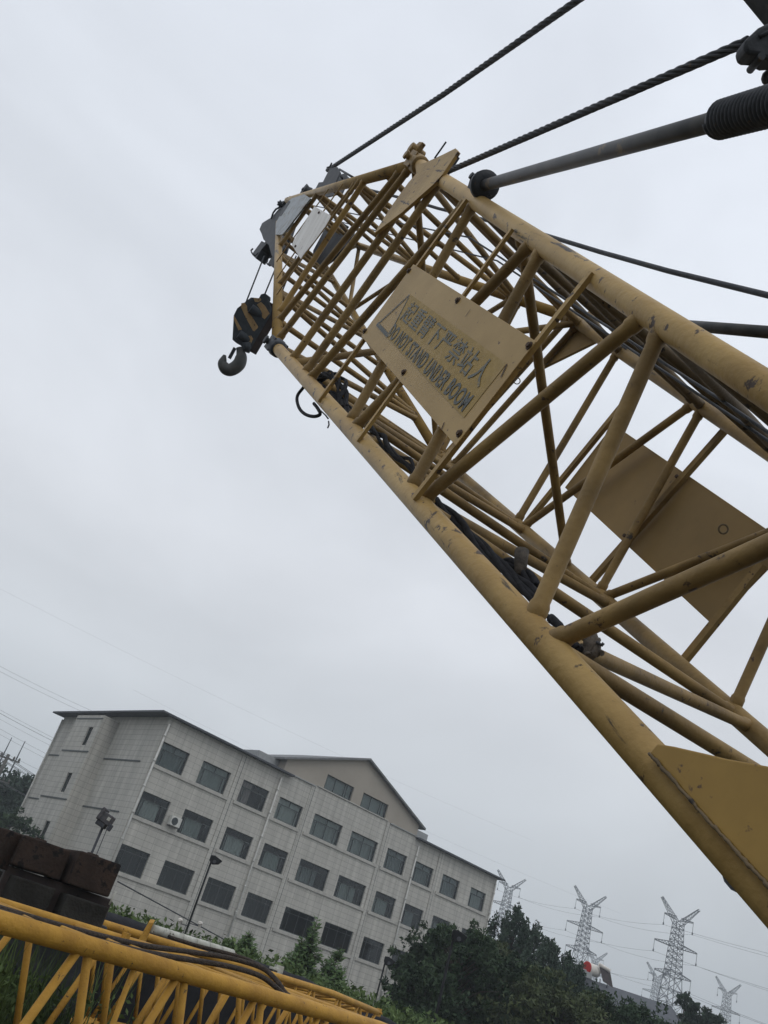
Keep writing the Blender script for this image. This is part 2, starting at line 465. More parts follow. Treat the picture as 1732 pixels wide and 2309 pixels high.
w.add([(BX, BY0, 12.05), (X0, BY0, 12.05), (X0, BY1, 12.05), (BX, BY1, 12.05)], [(0, 1, 2, 3)])
# shallow piers beside the panel joints
for xx in (37.05, 44.12, 52.95, 60.05):
    w.bb(xx - .32, xx + .0, FY - .05, FY + .001, GZ, 12.3 if xx not in (44.12, 52.95) else 12.62)
w.build('wall', m_tile, bld)
# central bay wall rising to the gable
gh = [(45.0, 48.09, 12.82, 13.95), (49.22, 52.3, 12.82, 13.95)]
cw = holed_wall(44.12, 52.95, WT, 12.72, FY - 0.003, [], 0.2)
cw.bb(41.6, 44.12, FY - .003, FY + .3, WT, 12.62)
cw.bb(52.95, 56.3, FY - .003, FY + .3, WT, 12.62)
cw.build('parapet_band', m_tile, bld)
GYf = FY + 0.02
gw = MB()
gp = [(40.75, 12.45), (56.4, 12.45), (56.4, 13.62), (48.6, 16.5), (40.75, 13.62)]
# gable built as cells around two window holes
gx = [40.75, 45.0, 48.09, 48.6, 49.22, 52.3, 56.4]
def gtop(x): return 13.62 + (16.5 - 13.62) * (1 - abs(x - 48.6) / 7.8)
for i in range(len(gx) - 1):
    a, b_ = gx[i], gx[i + 1]
    inwin = any(h[0] <= (a + b_) / 2 <= h[1] for h in gh)
    if inwin:
        gw.add([(a, GYf, 12.45), (b_, GYf, 12.45), (b_, GYf, 12.82), (a, GYf, 12.82)], [(0, 1, 2, 3)])
        gw.add([(a, GYf, 13.95), (b_, GYf, 13.95), (b_, GYf, gtop(b_)), (a, GYf, gtop(a))], [(0, 1, 2, 3)])
    else:
        gw.add([(a, GYf, 12.45), (b_, GYf, 12.45), (b_, GYf, gtop(b_)), (a, GYf, gtop(a))], [(0, 1, 2, 3)])
for a, b_, c, d in gh:
    gw.add([(a, GYf, c), (b_, GYf, c), (b_, GYf, d), (a, GYf, d), (a, GYf + .2, c), (b_, GYf + .2, c), (b_, GYf + .2, d), (a, GYf + .2, d)],
           [(0, 4, 5, 1), (1, 5, 6, 2), (2, 6, 7, 3), (3, 7, 4, 0)])
gw.add([(40.75, GYf, 12.45), (40.75, GYf + 8, 12.45), (40.75, GYf + 8, 13.62), (40.75, GYf, 13.62)], [(3, 2, 1, 0)])
gw.add([(56.4, GYf, 12.45), (56.4, GYf + 8, 12.45), (56.4, GYf + 8, 13.62), (56.4, GYf, 13.62)], [(0, 1, 2, 3)])
gable = gw.build('gable', m_plaster, bld)
m_edge = mat('grey_verge_paint', (0.19, 0.195, 0.20), (0.14, 0.145, 0.15), 0.7, 3)
gr = MB()
for s_ in (-1, 1):
    ex, ez = 48.6 + s_ * 8.35, 13.50
    p = [(48.6, FY - .35, 16.62), (ex, FY - .35, ez + .04), (ex, FY + 9, ez + .04), (48.6, FY + 9, 16.62)]
    gr.prism(p if s_ < 0 else p[::-1], (0, 0, -.16))
gr.build('roof_edge', m_edge, gable)
# coping strips on the parapet band
cp = MB()
cp.bb(41.6, 44.1, FY - .12, FY + .35, 12.62, 12.70)
cp.bb(53.0, 56.3, FY - .12, FY + .35, 12.62, 12.70)
cp.build('coping', m_coping, bld)
# low parapet boxes set back beside the gable
MB().bb(38.6, 40.74, FY + .9, FY + 8, 12.5, 13.42).build('parapet_box', m_coping, bld)
MB().bb(56.41, 58.7, FY + .9, FY + 8, 12.5, 13.42).build('parapet_box', m_coping, bld)
# roof: thin oversailing eaves slab and low hip
rf = MB()
EX0, EX1, EY0, EY1 = 29.0, 68.7, FY - .5, 72.9
for a, b_ in ((EX0, 41.55), (56.35, EX1)):
    rf.bb(a, b_, EY0, FY + .6, 12.48, 12.60)
rf.bb(EX0, X0 + .6, FY + .6, EY1, 12.48, 12.60)
rf.bb(X1 - .6, EX1, FY + .6, EY1, 12.48, 12.60)
rf.bb(X0 + .6, X1 - .6, YB - .6, EY1, 12.48, 12.60)
rf.add([(EX0, FY + .35, 12.604), (EX1, FY + .35, 12.604), (EX1, EY1, 12.604), (EX0, EY1, 12.604), (38, 63.9, 13.5), (60, 63.9, 13.5)],
       [(0, 1, 5, 4), (1, 2, 5), (2, 3, 4, 5), (3, 0, 4)])
rf.build('roof', m_roof, bld)
# sills
sl = []
for zi, (c, d) in enumerate(rows):
    for a, b_ in ((X0 + .12, 36.75), (37.3, 40.5), (40.8, 43.8), (44.35, 52.65), (53.15, 56.7), (57.0, 59.75), (60.3, 67.6)):
        o = MB().bb(a, b_, FY - .09, FY + .02, c - .24, c - .02).build('sill', m_sill, bld)
MB().bb(44.35, 52.65, FY - .09, FY + .02, 12.72, 12.80).build('sill', m_sill, bld)
# dark string joints on the end wall
for zi in range(3):
    z = 9.25 - 3.5 * zi
    for y0, y1, xx in ((57.0, BY0, X0), (BY1, 72.0, X0), (BY0, BY1 - .1, BX)):
        MB().bb(xx - .05, xx + .01, y0, y1, z - .05, z + .05).build('string_course', m_frame, bld)
    if zi == 0:
        MB().bb(BX - .05, BX + .01, BY0, BY1 - .2, 11.75, 11.83).build('string_course', m_frame, bld)
# dark vertical movement joints
for xx, zt in ((37.08, 12.35), (44.15, 12.6), (52.98, 12.6), (60.08, 12.35)):
    MB().bb(xx - .03, xx + .03, FY - .03, FY + .01, GZ, zt).build('movement_joint', m_frame, bld)
# downpipes with collars
for xx, zt in ((30.02, 12.0), (40.66, 12.1), (56.86, 12.0), (67.9, 12.0)):
    mb = MB().tube((xx, FY - .14, GZ), (xx, FY - .14, zt), .07, seg=10)
    for z in np.arange(0.6, zt, 1.75): mb.tube((xx, FY - .14, z), (xx, FY - .14, z + .12), .095, seg=10)
    mb.build('downpipe', m_pipe, bld)
mb = MB().tube((X0 - .12, YB - .15, GZ), (X0 - .12, YB - .15, 12.2), .07, seg=10)
mb.build('downpipe', m_pipe, bld)
# windows
def window(a, b_, c, d, y, kind, i):
    W, H = b_ - a, d - c
    f = MB()
    t = .06
    yf = y + .12
    f.bb(a, a + t, yf, yf + .06, c, d); f.bb(b_ - t, b_, yf, yf + .06, c, d)
    f.bb(a + t, b_ - t, yf, yf + .06, d - t, d); f.bb(a + t, b_ - t, yf, yf + .06, c, c + t)
    if kind == 'gable':
        for q in (.36, .72, .80): f.bb(a + W * q - .025, a + W * q + .025, yf, yf + .06, c + t, d - t)
        f.bb(a + .05, a + .16, yf - .02, yf, c, d)
    elif kind == 'ground':
        for q in (.2, .5, .8): f.bb(a + W * q - .012, a + W * q + .012, yf + .01, yf + .05, c + t, d - t)
        f.bb(a + t, b_ - t, yf + .01, yf + .05, c + H * .78, c + H * .80)
    else:
        zt = c + H * .70
        f.bb(a + t, b_ - t, yf, yf + .06, zt - .03, zt + .03)
        f.bb(a + W * .5 - .025, a + W * .5 + .025, yf, yf + .06, zt + .03, d - t)
        side = .16
        f.bb(a + W * side - .03, a + W * side + .03, yf, yf + .06, c + t, zt - .03)
        f.bb(a + W * (1 - side) - .03, a + W * (1 - side) + .03, yf, yf + .06, c + t, zt - .03)
        if W > 3: f.bb(a + W * .5 - .03, a + W * .5 + .03, yf, yf + .06, c + t, zt - .03)
    win = f.build('window', m_frame, bld)
    MB().add([(a, yf + .03, c), (b_, yf + .03, c), (b_, yf + .03, d), (a, yf + .03, d)], [(0, 1, 2, 3)]).build('pane', m_glass, win)
    # room behind
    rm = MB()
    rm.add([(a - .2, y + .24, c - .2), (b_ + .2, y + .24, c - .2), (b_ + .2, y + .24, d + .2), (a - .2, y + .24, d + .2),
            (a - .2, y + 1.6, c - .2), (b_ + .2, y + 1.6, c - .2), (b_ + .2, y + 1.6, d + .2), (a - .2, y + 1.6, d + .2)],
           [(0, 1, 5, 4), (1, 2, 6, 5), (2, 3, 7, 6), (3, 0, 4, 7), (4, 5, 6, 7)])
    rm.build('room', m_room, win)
    if kind in ('row2', 'row3'):
        lo, hi = (.17, .83) if kind == 'row2' else (.02, .98)
        vr = random.Random(i * 7 + (3 if kind == 'row2' else 50))
        if kind == 'row2': lo, hi = vr.uniform(.10, .22), vr.uniform(.68, .88)
        zt = c + H * (.72 if kind == 'row2' else .98)
        cu = MB()
        nn = 24
        pts = []
        for k in range(nn + 1):
            xx = a + W * (lo + (hi - lo) * k / nn)
            pts.append((xx, y + .34 + .02 * math.sin(k * 1.9)))
        cu.add([(p[0], p[1], c - .1) for p in pts] + [(p[0], p[1], zt) for p in pts], [(k, k + 1, nn + 2 + k, nn + 1 + k) for k in range(nn)])
        mm = m_curtain2 if (i == 2 and kind == 'row3') else vr.choice((m_curtain, m_curtain, m_curtain3, m_curtain4))
        if i == 8 and kind == 'row3': mm = m_curtain4
        if i == 2 and kind == 'row3':
            cu = MB()
            nn = 14
            pts = [(a + W * (.1 + .36 * k / nn), y + .34 + .02 * math.sin(k * 1.9)) for k in range(nn + 1)]
            cu.add([(p[0], p[1], c - .1) for p in pts] + [(p[0], p[1], zt) for p in pts], [(k, k + 1, nn + 2 + k, nn + 1 + k) for k in range(nn)])
        cu.build('curtain', mm, win)
    elif kind == 'gable':
        MB().add([(a, y + .36, c), (b_, y + .36, c), (b_, y + .36, d), (a, y + .36, d)], [(0, 1, 2, 3)]).build('curtain', m_curtain, win)
for i, (a, b_) in enumerate(cols):
    for (c, d), k in zip(rows, ('ground', 'row2', 'row3')):
        window(a, b_, c, d, FY, k, i)
for i, (a, b_, c, d) in enumerate(gh): window(a, b_, c, d, GYf, 'gable', i)
for a, b_, c, d in slots:
    f = MB()
    f.bb(BX + .10, BX + .15, a, a + .05, c, d); f.bb(BX + .10, BX + .15, b_ - .05, b_, c, d); f.bb(BX + .10, BX + .15, a + .05, b_ - .05, d - .05, d)
    f.bb(BX + .10, BX + .15, a + .05, b_ - .05, c, c + .05); f.bb(BX + .10, BX + .15, a + .33, a + .38, c + .05, d - .05)
    win = f.build('window', m_frame, bld)
    MB().add([(BX + .14, b_, c), (BX + .14, a, c), (BX + .14, a, d), (BX + .14, b_, d)], [(0, 1, 2, 3)]).build('pane', m_glass, win)
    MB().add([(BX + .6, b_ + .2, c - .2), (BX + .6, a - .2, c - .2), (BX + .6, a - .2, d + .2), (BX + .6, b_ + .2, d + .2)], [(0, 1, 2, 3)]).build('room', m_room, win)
# air conditioner on the wall
ac = thing('air_conditioner', (33.2, FY, 5.8), 'small white air conditioner box on the facade between two windows', 'air conditioner')
MB().bb(32.78, 33.62, FY - .40, FY - .06, 6.0, 6.62).build('housing', m_whitebox, ac, .02)
fg = MB()
for rr in (.24, .18, .12, .06):
    pts = [(33.10 + rr * math.cos(q), FY - .412, 6.31 + rr * math.sin(q)) for q in np.linspace(0, 2 * math.pi, 25)]
    fg.path(pts, .009, 5, False)
fg.build('fan_grille', m_dark, ac)
MB().add([(33.10 + .25 * math.cos(q), FY - .405, 6.31 + .25 * math.sin(q)) for q in np.linspace(0, 2 * math.pi, 24, endpoint=False)], [tuple(reversed(range(24)))]).build('fan_opening', m_frame, ac)
MB().bb(32.85, 32.9, FY - .4, FY, 5.94, 5.99).bb(33.5, 33.55, FY - .4, FY, 5.94, 5.99).build('bracket', m_dark, ac)
#@@PART2
# ------------------------------------------------------------------ crane boom
# boom frame: u along the boom (towards its head), s across it, n up in its side face; unit = 1.5 m
SC = 1.5
_d = ray(385, 265)
_s1 = np.cross(_d, [0, 0, 1.0]); _s1 /= np.linalg.norm(_s1)
_n1 = np.cross(_s1, _d)
FR = np.stack([_d, _s1, _n1])
dU, dS, dN = V(_d), V(_s1), V(_n1)
def BW(u, s, n): return SC * (FR.T @ np.array([u, s, n]))
def atS(x, y, s):
    r = FR @ ray(x, y)
    return BW(*(r * (s / r[1])))
KT = 0.33 / 4.8
def tipN(x, y, off=0.0):                     # on the near side face of the tapering head section
    r = FR @ ray(x, y)
    t = (1 + off - 4.4 * KT) / (r[1] - KT * r[0])
    return BW(*(r * t))
def snap(x, y, L):
    P, Q = V(L[0]), V(L[1])
    e = (Q - P).normalized(); r = V(ray(x, y))
    # closest point of line P+e*t to the ray from the origin
    a = e.dot(r)
    t = (-(P.dot(e)) + a * P.dot(r)) / (1 - a * a)
    return P + e * t
def proj_px(p):
    c = M @ np.array(p)
    return CX + FP * c[0] / c[2], CY + FP * c[1] / c[2]

boom = thing('crane_boom', BW(-0.9, 1.6, 0), 'long lattice crane boom of faded cream-yellow tubes rising over the yard', 'crane boom')
RC, RL = 0.046, 0.0262
nA = lambda u: -0.24 - 0.0795 * u
nB = lambda u: 0.127 + 0.0925 * u
nC = lambda u: -0.232 - 0.082 * u
nD = lambda u: 0.20 + 0.056 * u
LA = (BW(-1, 1, nA(-1)), BW(4.46, 1, nA(4.46)))
LB = (BW(-1, 1, nB(-1)), BW(4.24, 1, nB(4.24)))
LC = (BW(-1, 2.2, nC(-1)), BW(4.6, 2.2, nC(4.6)))
LD = (BW(-1, 2.2, nD(-1)), BW(4.42, 2.2, nD(4.42)))
hA, hB = tipN(629, 503), tipN(648, 452)
hC, hD = BW(9.2, 1.87, -0.20), BW(9.3, 1.87, 0.03)
TA = (LA[1], hA); TB = (LB[1], hB); TC = (LC[1], hC); TD = (LD[1], hD)
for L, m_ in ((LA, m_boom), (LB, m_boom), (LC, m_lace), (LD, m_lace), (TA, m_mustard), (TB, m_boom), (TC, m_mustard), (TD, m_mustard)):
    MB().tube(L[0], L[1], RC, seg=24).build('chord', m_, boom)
def weld(mb, p, q, r):                     # a lacing tube with a slightly flared welded foot
    p, q = V(p), V(q); e = (q - p).normalized()
    L0 = min(.30, (q - p).length * .4); f0 = .070
    mb.path([p, p + e * f0, p + e * (f0 + .012), q - e * (f0 + .012), q - e * f0, q], [r * 1.2, r * 1.2, r, r, r * 1.2, r * 1.2], 14)
def lace(p, q, m_=None, r=RL, name='lacing_tube'):
    mb = MB(); weld(mb, p, q, r); return mb.build(name, m_ or m_lace, boom)
# near side face, base section
near = [((660, 812), (962, 392)), ((692, 840), (990, 412)), ((703, 852), (1050, 462)), ((1058, 475), (797, 948)), ((808, 958), (1190, 566)),
        ((1209, 580), (937, 1097)), ((967, 1112), (1443, 729)), ((1477, 755), (1226, 1386)), ((1264, 1424), (2060, 1077))]
for a, b_ in near:
    pa, pb = (a, b_) if a[1] > b_[1] else (b_, a)
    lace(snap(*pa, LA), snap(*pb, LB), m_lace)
lace(snap(2060, 1077, LB), BW(.35, 1, nA(.35)))
lace(BW(.2, 1, nA(.2)), BW(-.4, 1, nB(-.4)))
# far side face, base section
for a, b_ in [((1023, 1046), (1310, 722)), ((1164, 1180), (1400, 783)), ((1175, 1192), (1570, 905)), ((1582, 922), (1338, 1352)), ((1358, 1348), (2000, 1010)),
              ((1890, 1090), (1650, 1606))]:
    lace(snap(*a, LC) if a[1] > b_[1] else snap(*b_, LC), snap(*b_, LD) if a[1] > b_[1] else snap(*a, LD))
lace(BW(1.7, 2.2, nC(1.7)), BW(.9, 2.2, nD(.9)))
lace(BW(.3, 2.2, nC(.3)), BW(.8, 2.2, nD(.8)))
# bottom face: cross tubes and diagonals
uA = [4.3, 3.60, 2.83, 2.08, 1.28, .45]
uC = [4.35, 3.48, 2.70, 1.87, 1.22, .45]
for i, (a, c) in enumerate(zip(uA, uC)):
    lace(BW(a, 1, nA(a)), BW(c, 2.2, nC(c)))
    if i: lace(BW(a + .06, 1, nA(a + .06)), BW(uC[i - 1] - .06, 2.2, nC(uC[i - 1] - .06)))
# top face
uB = [4.15, 3.95, 3.22, 2.45, 1.68, .9]
uD = [4.3, 3.80, 3.03, 2.40, 1.70, .9]
for i, (a, c) in enumerate(zip(uB, uD)):
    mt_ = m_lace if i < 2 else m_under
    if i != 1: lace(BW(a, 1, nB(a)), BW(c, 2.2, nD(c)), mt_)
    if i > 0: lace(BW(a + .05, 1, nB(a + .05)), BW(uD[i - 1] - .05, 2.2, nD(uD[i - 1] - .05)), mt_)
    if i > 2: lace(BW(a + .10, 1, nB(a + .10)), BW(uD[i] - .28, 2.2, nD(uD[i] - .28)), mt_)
# cross braces inside the section
lace(snap(1156, 545, LB), snap(1276, 1285, LC))
lace(snap(930, 372, LB), snap(990, 1022, LC))
lace(snap(664, 812, LA), snap(1312, 715, LD))
# head section: near face
lace(snap(634, 770, TA), snap(925, 366, TB))
for a, b_, m_ in [((644, 728), (905, 372), m_lace), ((643, 712), (826, 404), m_mustard), ((640, 648), (808, 412), m_lace), ((638, 560), (722, 440), m_lace), ((637, 532), (700, 447), m_mustard)]:
    lace(snap(*a, TA), snap(*b_, TB), m_)
def on(L, t): return V(L[0]).lerp(V(L[1]), t)
TT = [0.0, .13, .30, .46, .62, .80, .93]
for k, t in enumerate(TT):
    lace(on(TA, t), on(TC, t), name='lacing_tube')
    lace(on(TB, t), on(TD, t), name='lacing_tube')
    if k:
        t0 = TT[k - 1]
        if k % 2:
            lace(on(TA, t0 + .01), on(TC, t - .01)); lace(on(TB, t0 + .01), on(TD, t - .01))
            lace(on(TC, t0 + .01), on(TD, t - .01)); 
        else:
            lace(on(TA, t - .01), on(TC, t0 + .01)); lace(on(TB, t - .01), on(TD, t0 + .01))
            lace(on(TC, t - .01), on(TD, t0 + .01))
lace(on(TC, 0.0), on(TD, 0.0))
# section connectors (lugs with pins)
for L, T in ((LA, TA), (LB, TB), (LC, TC), (LD, TD)):
    c = V(L[1]); e = (V(L[1]) - V(L[0])).normalized()
    mb = MB()
    mb.path([c - e * .10, c - e * .09, c - e * .03, c + e * .03, c + e * .06, c + e * .12], [.05, .066, .070, .070, .064, .05] if L is not LA else [.05, .066, .074, .074, .062, .05], 10 if L is LA else 16)
    mb.box(c + e * .05 - dS * .055, .17, .014, .12, (e, dS, dN)); mb.box(c + e * .05 + dS * .055, .17, .014, .12, (e, dS, dN))
    mb.tube(c + e * .06 - dS * .095, c + e * .06 + dS * .095, .024, seg=12)
    mb.tube(c + e * .06 - dS * .105, c + e * .06 - dS * .085, .036, seg=6); mb.tube(c + e * .06 + dS * .085, c + e * .06 + dS * .105, .036, seg=6)
    mb.build('connector', m_dark if L is LA else m_lace, boom, .004)
# lump of lugs standing up on the near top connector
c = V(atS(939, 343, 1.0))
mb = MB(); mb.box(c, .10, .035, .15, (dU, dS, dN)); mb.box(c + dU * .05, .09, .03, .11, ((dU + dN * .4).normalized(), dS, (dN - dU * .4).normalized())); mb.tube(c - dS * .06, c + dS * .06, .042, seg=10)
mb.build('pin_lug', m_lace, boom, .006)
# triangular pendant gussets near and far
def plate(name, pts, t, m_, parent=boom, bevel=0.002):
    return MB().prism(pts, t).build(name, m_, parent, bevel)
plate('gusset', [atS(*p, .965) for p in ((843, 527), (886, 460), (921, 411), (938, 392), (938, 372), (960, 366), (997, 349), (1027, 334), (1033, 341), (997, 394), (978, 415), (905, 480))], dS * .022, m_boom)
plate('gusset', [atS(*p, 1.09) for p in ((955, 372), (1022, 350), (1032, 352), (1000, 402), (972, 415))], dS * .022, m_dark)
plate('gusset', [atS(*p, 2.22) for p in ((1216, 833), (1305, 712), (1330, 700), (1370, 757))], dS * .022, m_plate2)
MB().tube(atS(980, 357, .98), atS(1006, 320, .98), .006).build('indicator_rod', m_galv, boom)
# side foot plate near the boom foot
fp_ = [atS(*p, .955) for p in ((1464, 1697), (1482, 1676), (1518, 1682), (1597, 1700), (1633, 1709), (1732, 1727), (1860, 1752), (2300, 1900), (2300, 2560), (1850, 2122), (1732, 1995), (1660, 1917), (1593, 1844), (1500, 1737))]
plate('foot_plate', fp_, dS * .02, m_mustard, bevel=.004)
wb = [V(atS(*p, .952)) for p in ((1464, 1698), (1500, 1739), (1593, 1846), (1660, 1919), (1732, 1997), (1790, 2062))]
rngw = random.Random(4)
wbd = []
for a_, b_ in zip(wb[:-1], wb[1:]):
    for k_ in range(14): wbd.append(a_.lerp(b_, k_ / 14) + dN * rngw.uniform(-.0015, .0015))
MB().path(wbd, [rngw.uniform(.003, .005) for _ in wbd], 8).build('weld_seam', m_under, boom)
fp2 = [V(p) + dS * (1.2 * SC) for p in fp_[6:10]]
plate('foot_plate', fp2, dS * .03, m_lace)
MB().prism([atS(*p, .99) for p in ((1624, 1960), (1633, 1988), (1648, 2006), (1668, 2014), (1692, 2034), (1700, 2000))], dS * .03).build('lug', m_dark, boom)
# angle bars carrying the plates
def bar(p, q, w, s_off, name='angle_bar', m_=m_boom, parent=boom):
    p, q = V(p), V(q); e = (q - p).normalized()
    x = e.cross(dS).normalized()
    mb = MB()
    mb.box((p + q) / 2, (q - p).length, w, .004, (e, x, dS))
    mb.box((p + q) / 2 + x * (w / 2 - .002) + dS * (w * .35), (q - p).length, .004, w * .7, (e, x, dS))
    return mb.build(name, m_, parent)
SB = .962
bar(atS(1050, 448, SB), atS(716, 904, SB), .027, 0)
bar(atS(1153, 515, SB), atS(804, 994, SB), .022, 0)
bar(atS(1332, 612, SB), atS(930, 1124, SB), .027, 0)
for a, b_ in (((1466, 832), (1172, 1192)), ((1636, 962), (1322, 1318)), ((1715, 1270), (1528, 1500))):
    bar(atS(*a, 2.235), atS(*b_, 2.235), .042, 0, m_=m_lace)
for a, b_ in (((741, 425), (623, 590)), ((772, 414), (623, 628)), ((808, 404), (623, 664))):
    bar(tipN(*a, -.035), tipN(*b_, -.035), .013, 0, m_=m_boom)

# warning sign on the near side face
PS = .950
def SP(u, n, off=0.0): return V(SC * PS * (FR.T @ np.array([u, 1, n]))) - dS * off
sgn = plate('warning_sign', [atS(932, 595.5, PS), atS(1208.6, 769.3, PS), atS(1027, 1004.7, PS), atS(814.3, 758, PS)], dS * .004, m_plate)
pan = MB().add([SP(3.155, .02, .002), SP(2.13, .024, .002), SP(2.135, -.157, .002), SP(3.075, -.153, .002)], [(0, 1, 2, 3)])
pan.build('yellow_panel', m_yellowpanel, sgn)
def strip(mb, a, b_, w, off):
    a, b_ = V(a), V(b_); e = (b_ - a).normalized(); x = e.cross(dS).normalized() * (w / 2)
    mb.add([a - x, b_ - x, b_ + x, a + x], [(0, 1, 2, 3)])
tri = MB()
strip(tri, SP(3.160, .018, .004), SP(3.268, -.142, .004), .012, 0)
strip(tri, SP(3.275, -.142, .0042), SP(3.075, -.146, .0042), .022, 0)
tri.build('warning_triangle', m_letter, sgn)
tri = MB()
strip(tri, SP(3.150, .008, .004), SP(3.075, -.140, .004), .010, 0)
tri.build('warning_triangle', m_letter_cn, sgn)
def text_mesh(body, off=0.0):
    c = bpy.data.curves.new('t', 'FONT'); c.body = body; c.resolution_u = 3; c.offset = off; c.space_character = 1.08
    o = bpy.data.objects.new('t', c); scene.collection.objects.link(o)
    bpy.context.view_layer.update()
    me = bpy.data.meshes.new_from_object(o.evaluated_get(bpy.context.evaluated_depsgraph_get()))
    vs = [tuple(v.co) for v in me.vertices]; fs = [tuple(p.vertices) for p in me.polygons]
    bpy.data.objects.remove(o); bpy.data.meshes.remove(me); bpy.data.curves.remove(c)
    return vs, fs
def put_text(body, u0, u1, n0, n1, off, m_, bold=0):
    vs, fs = text_mesh(body, bold)
    x0, x1 = min(v[0] for v in vs), max(v[0] for v in vs); y0, y1 = min(v[1] for v in vs), max(v[1] for v in vs)
    mb = MB()
    for k in range(1):
        dx = 0
        mb.add([SP(u0 + (u1 - u0) * (v[0] - x0) / (x1 - x0) + dx, n0 + (n1 - n0) * (v[1] - y0) / (y1 - y0), off + k * .0006) for v in vs], fs)
    return mb.build('lettering', m_, sgn)
put_text('\u8d77\u91cd\u81c2\u4e0b\u4e25\u7981\u7ad9\u4eba', 3.085, 2.175, -.074, .008, .0045, m_letter_cn, .006)
put_text('DO NOT STAND UNDER BOOM', 3.095, 2.165, -.150, -.094, .0045, m_letter, .022)
bl = [(923, 611), (1033, 678), (1194, 780), (1037, 978), (911.5, 840), (823.7, 747)]
for p in bl:
    c = V(atS(*p, PS))
    MB().tube(c - dS * .012, c, .011, seg=6).tube(c - dS * .004, c, .017, seg=12).build('bolt', m_brass, sgn)
mb = MB()
strip(mb, V(atS(1144, 822, PS)) - dS * .003, V(atS(1131, 851, PS)) - dS * .003, .008, 0)
strip(mb, V(atS(1003, 953, PS)) - dS * .003, V(atS(996, 970, PS)) - dS * .003, .006, 0)
strip(mb, V(atS(1062, 698, PS)) - dS * .003, V(atS(1050, 715, PS)) - dS * .003, .004, 0)
mb.build('scratch', m_brass, sgn)
# plate on the far side face
fpl = plate('far_plate', [BW(3.47 * 1.01, 2.262, .118), BW(2.215, 2.262, .122), BW(2.235, 2.262, -.242), BW(3.485, 2.262, -.245)], dS * .004, m_plate2)
for p in ((1527, 1075), (1612, 1395), (1409, 1208), (1269, 1075), (1362, 962)):
    c = V(atS(*p, 2.25)); MB().tube(c - dS * .01, c + dS * .01, .012, seg=6).build('bolt', m_brass, fpl)
# white plate on the head section
whp = [(709, 465), (716, 469), (725, 474), (746, 486), (741, 497), (732, 512), (708, 545), (682, 577), (678, 584), (672, 575), (658, 552), (663, 540), (685, 505)]
wpl = plate('white_plate', [tipN(*p, -.055) for p in whp], dS * .004, m_white)
for p in ((720, 480), (667, 556)):
    c = V(tipN(*p, -.058)); MB().tube(c - dS * .012, c, .014, seg=6).build('bolt', m_brass, wpl)
# head: side plates, sheaves, guards
hp = [(686, 438), (658, 447), (646, 458), (622, 503), (621, 529), (637, 529), (700, 447)]
plate('head_plate', [tipN(*p, -.035) for p in hp], dS * .02, m_steelgrey)
MB().prism([tipN(*p, -.037) for p in ((651, 452), (655, 455), (634, 487), (628, 487))], dS * .01).build('dark_slot_bar', m_dark, boom)  # proud dark bar; the slot opening's darkness is put into its colour
dx, dy = 84, 62
def hs(pts, s0, t, m_=m_dark, name='head_bracket'):
    return MB().prism([atS(x, y, s0) for x, y in pts], dS * t).build(name, m_, boom, .004)
hs([(x + dx, y + dy) for x, y in hp] , 1.80, .03, m_dark, 'head_plate')
hs([(775, 512), (797, 522), (790, 545), (727, 605), (708, 592), (704, 578)], 1.78, .03)
outer = [(657, 447), (640, 458), (612, 490), (600, 497), (591, 503), (585, 517), (590, 528), (594, 540), (606, 552), (612, 575), (621, 590), (640, 560), (660, 500)]
hs(outer, 1.42, .025); hs([(x + 6, y + 8) for x, y in outer[2:]], 1.62, .025)
def sheave(px, py, s, r, w=.07, m_=m_dark):
    c = V(atS(px, py, s)); mb = MB()
    mb.path([c - dS * w / 2, c - dS * w * .25, c, c + dS * w * .25, c + dS * w / 2], [r, r * .93, r * .86, r * .93, r], 28)
    mb.tube(c - dS * (w / 2 + .02), c + dS * (w / 2 + .02), r * .25, seg=12)
    return mb.build('sheave', m_, boom)
sheave(612, 541, 1.5, .24); sheave(622, 553, 1.6, .24); sheave(634, 566, 1.7, .24)
sheave(640, 545, 1.55, .17)
sheave(690, 432, 1.38, .098, .10); sheave(633, 460, 1.36, .05, .08); sheave(643, 458, 1.36, .04, .06); sheave(654, 450, 1.34, .045, .06)
MB().path([atS(*p, 1.40) for p in ((612, 492), (616, 480), (622, 472), (629, 468), (634, 462))], .016, 8).build('rope_guard', m_dark, boom)
hs([(590, 543), (601, 549), (589, 563), (580, 578), (577, 583), (568, 574), (573, 566)], 1.45, .18, name='rope_guard')
MB().path([atS(*p, 1.45) for p in ((570, 561), (566, 565), (568, 570), (576, 577))], .014, 8).build('rope_guard', m_dark, boom)
MB().path([atS(*p, 1.45) for p in ((577, 575), (581, 573), (583, 569))], .014, 8).build('rope_guard', m_dark, boom)
hs([(626, 570), (621, 584), (615, 603), (604, 594), (612, 580)], 1.52, .12, name='rope_guard')
MB().path([atS(*p, 1.52) for p in ((604, 587), (601, 591), (603, 595), (609, 599))], .014, 8).build('rope_guard', m_dark, boom)
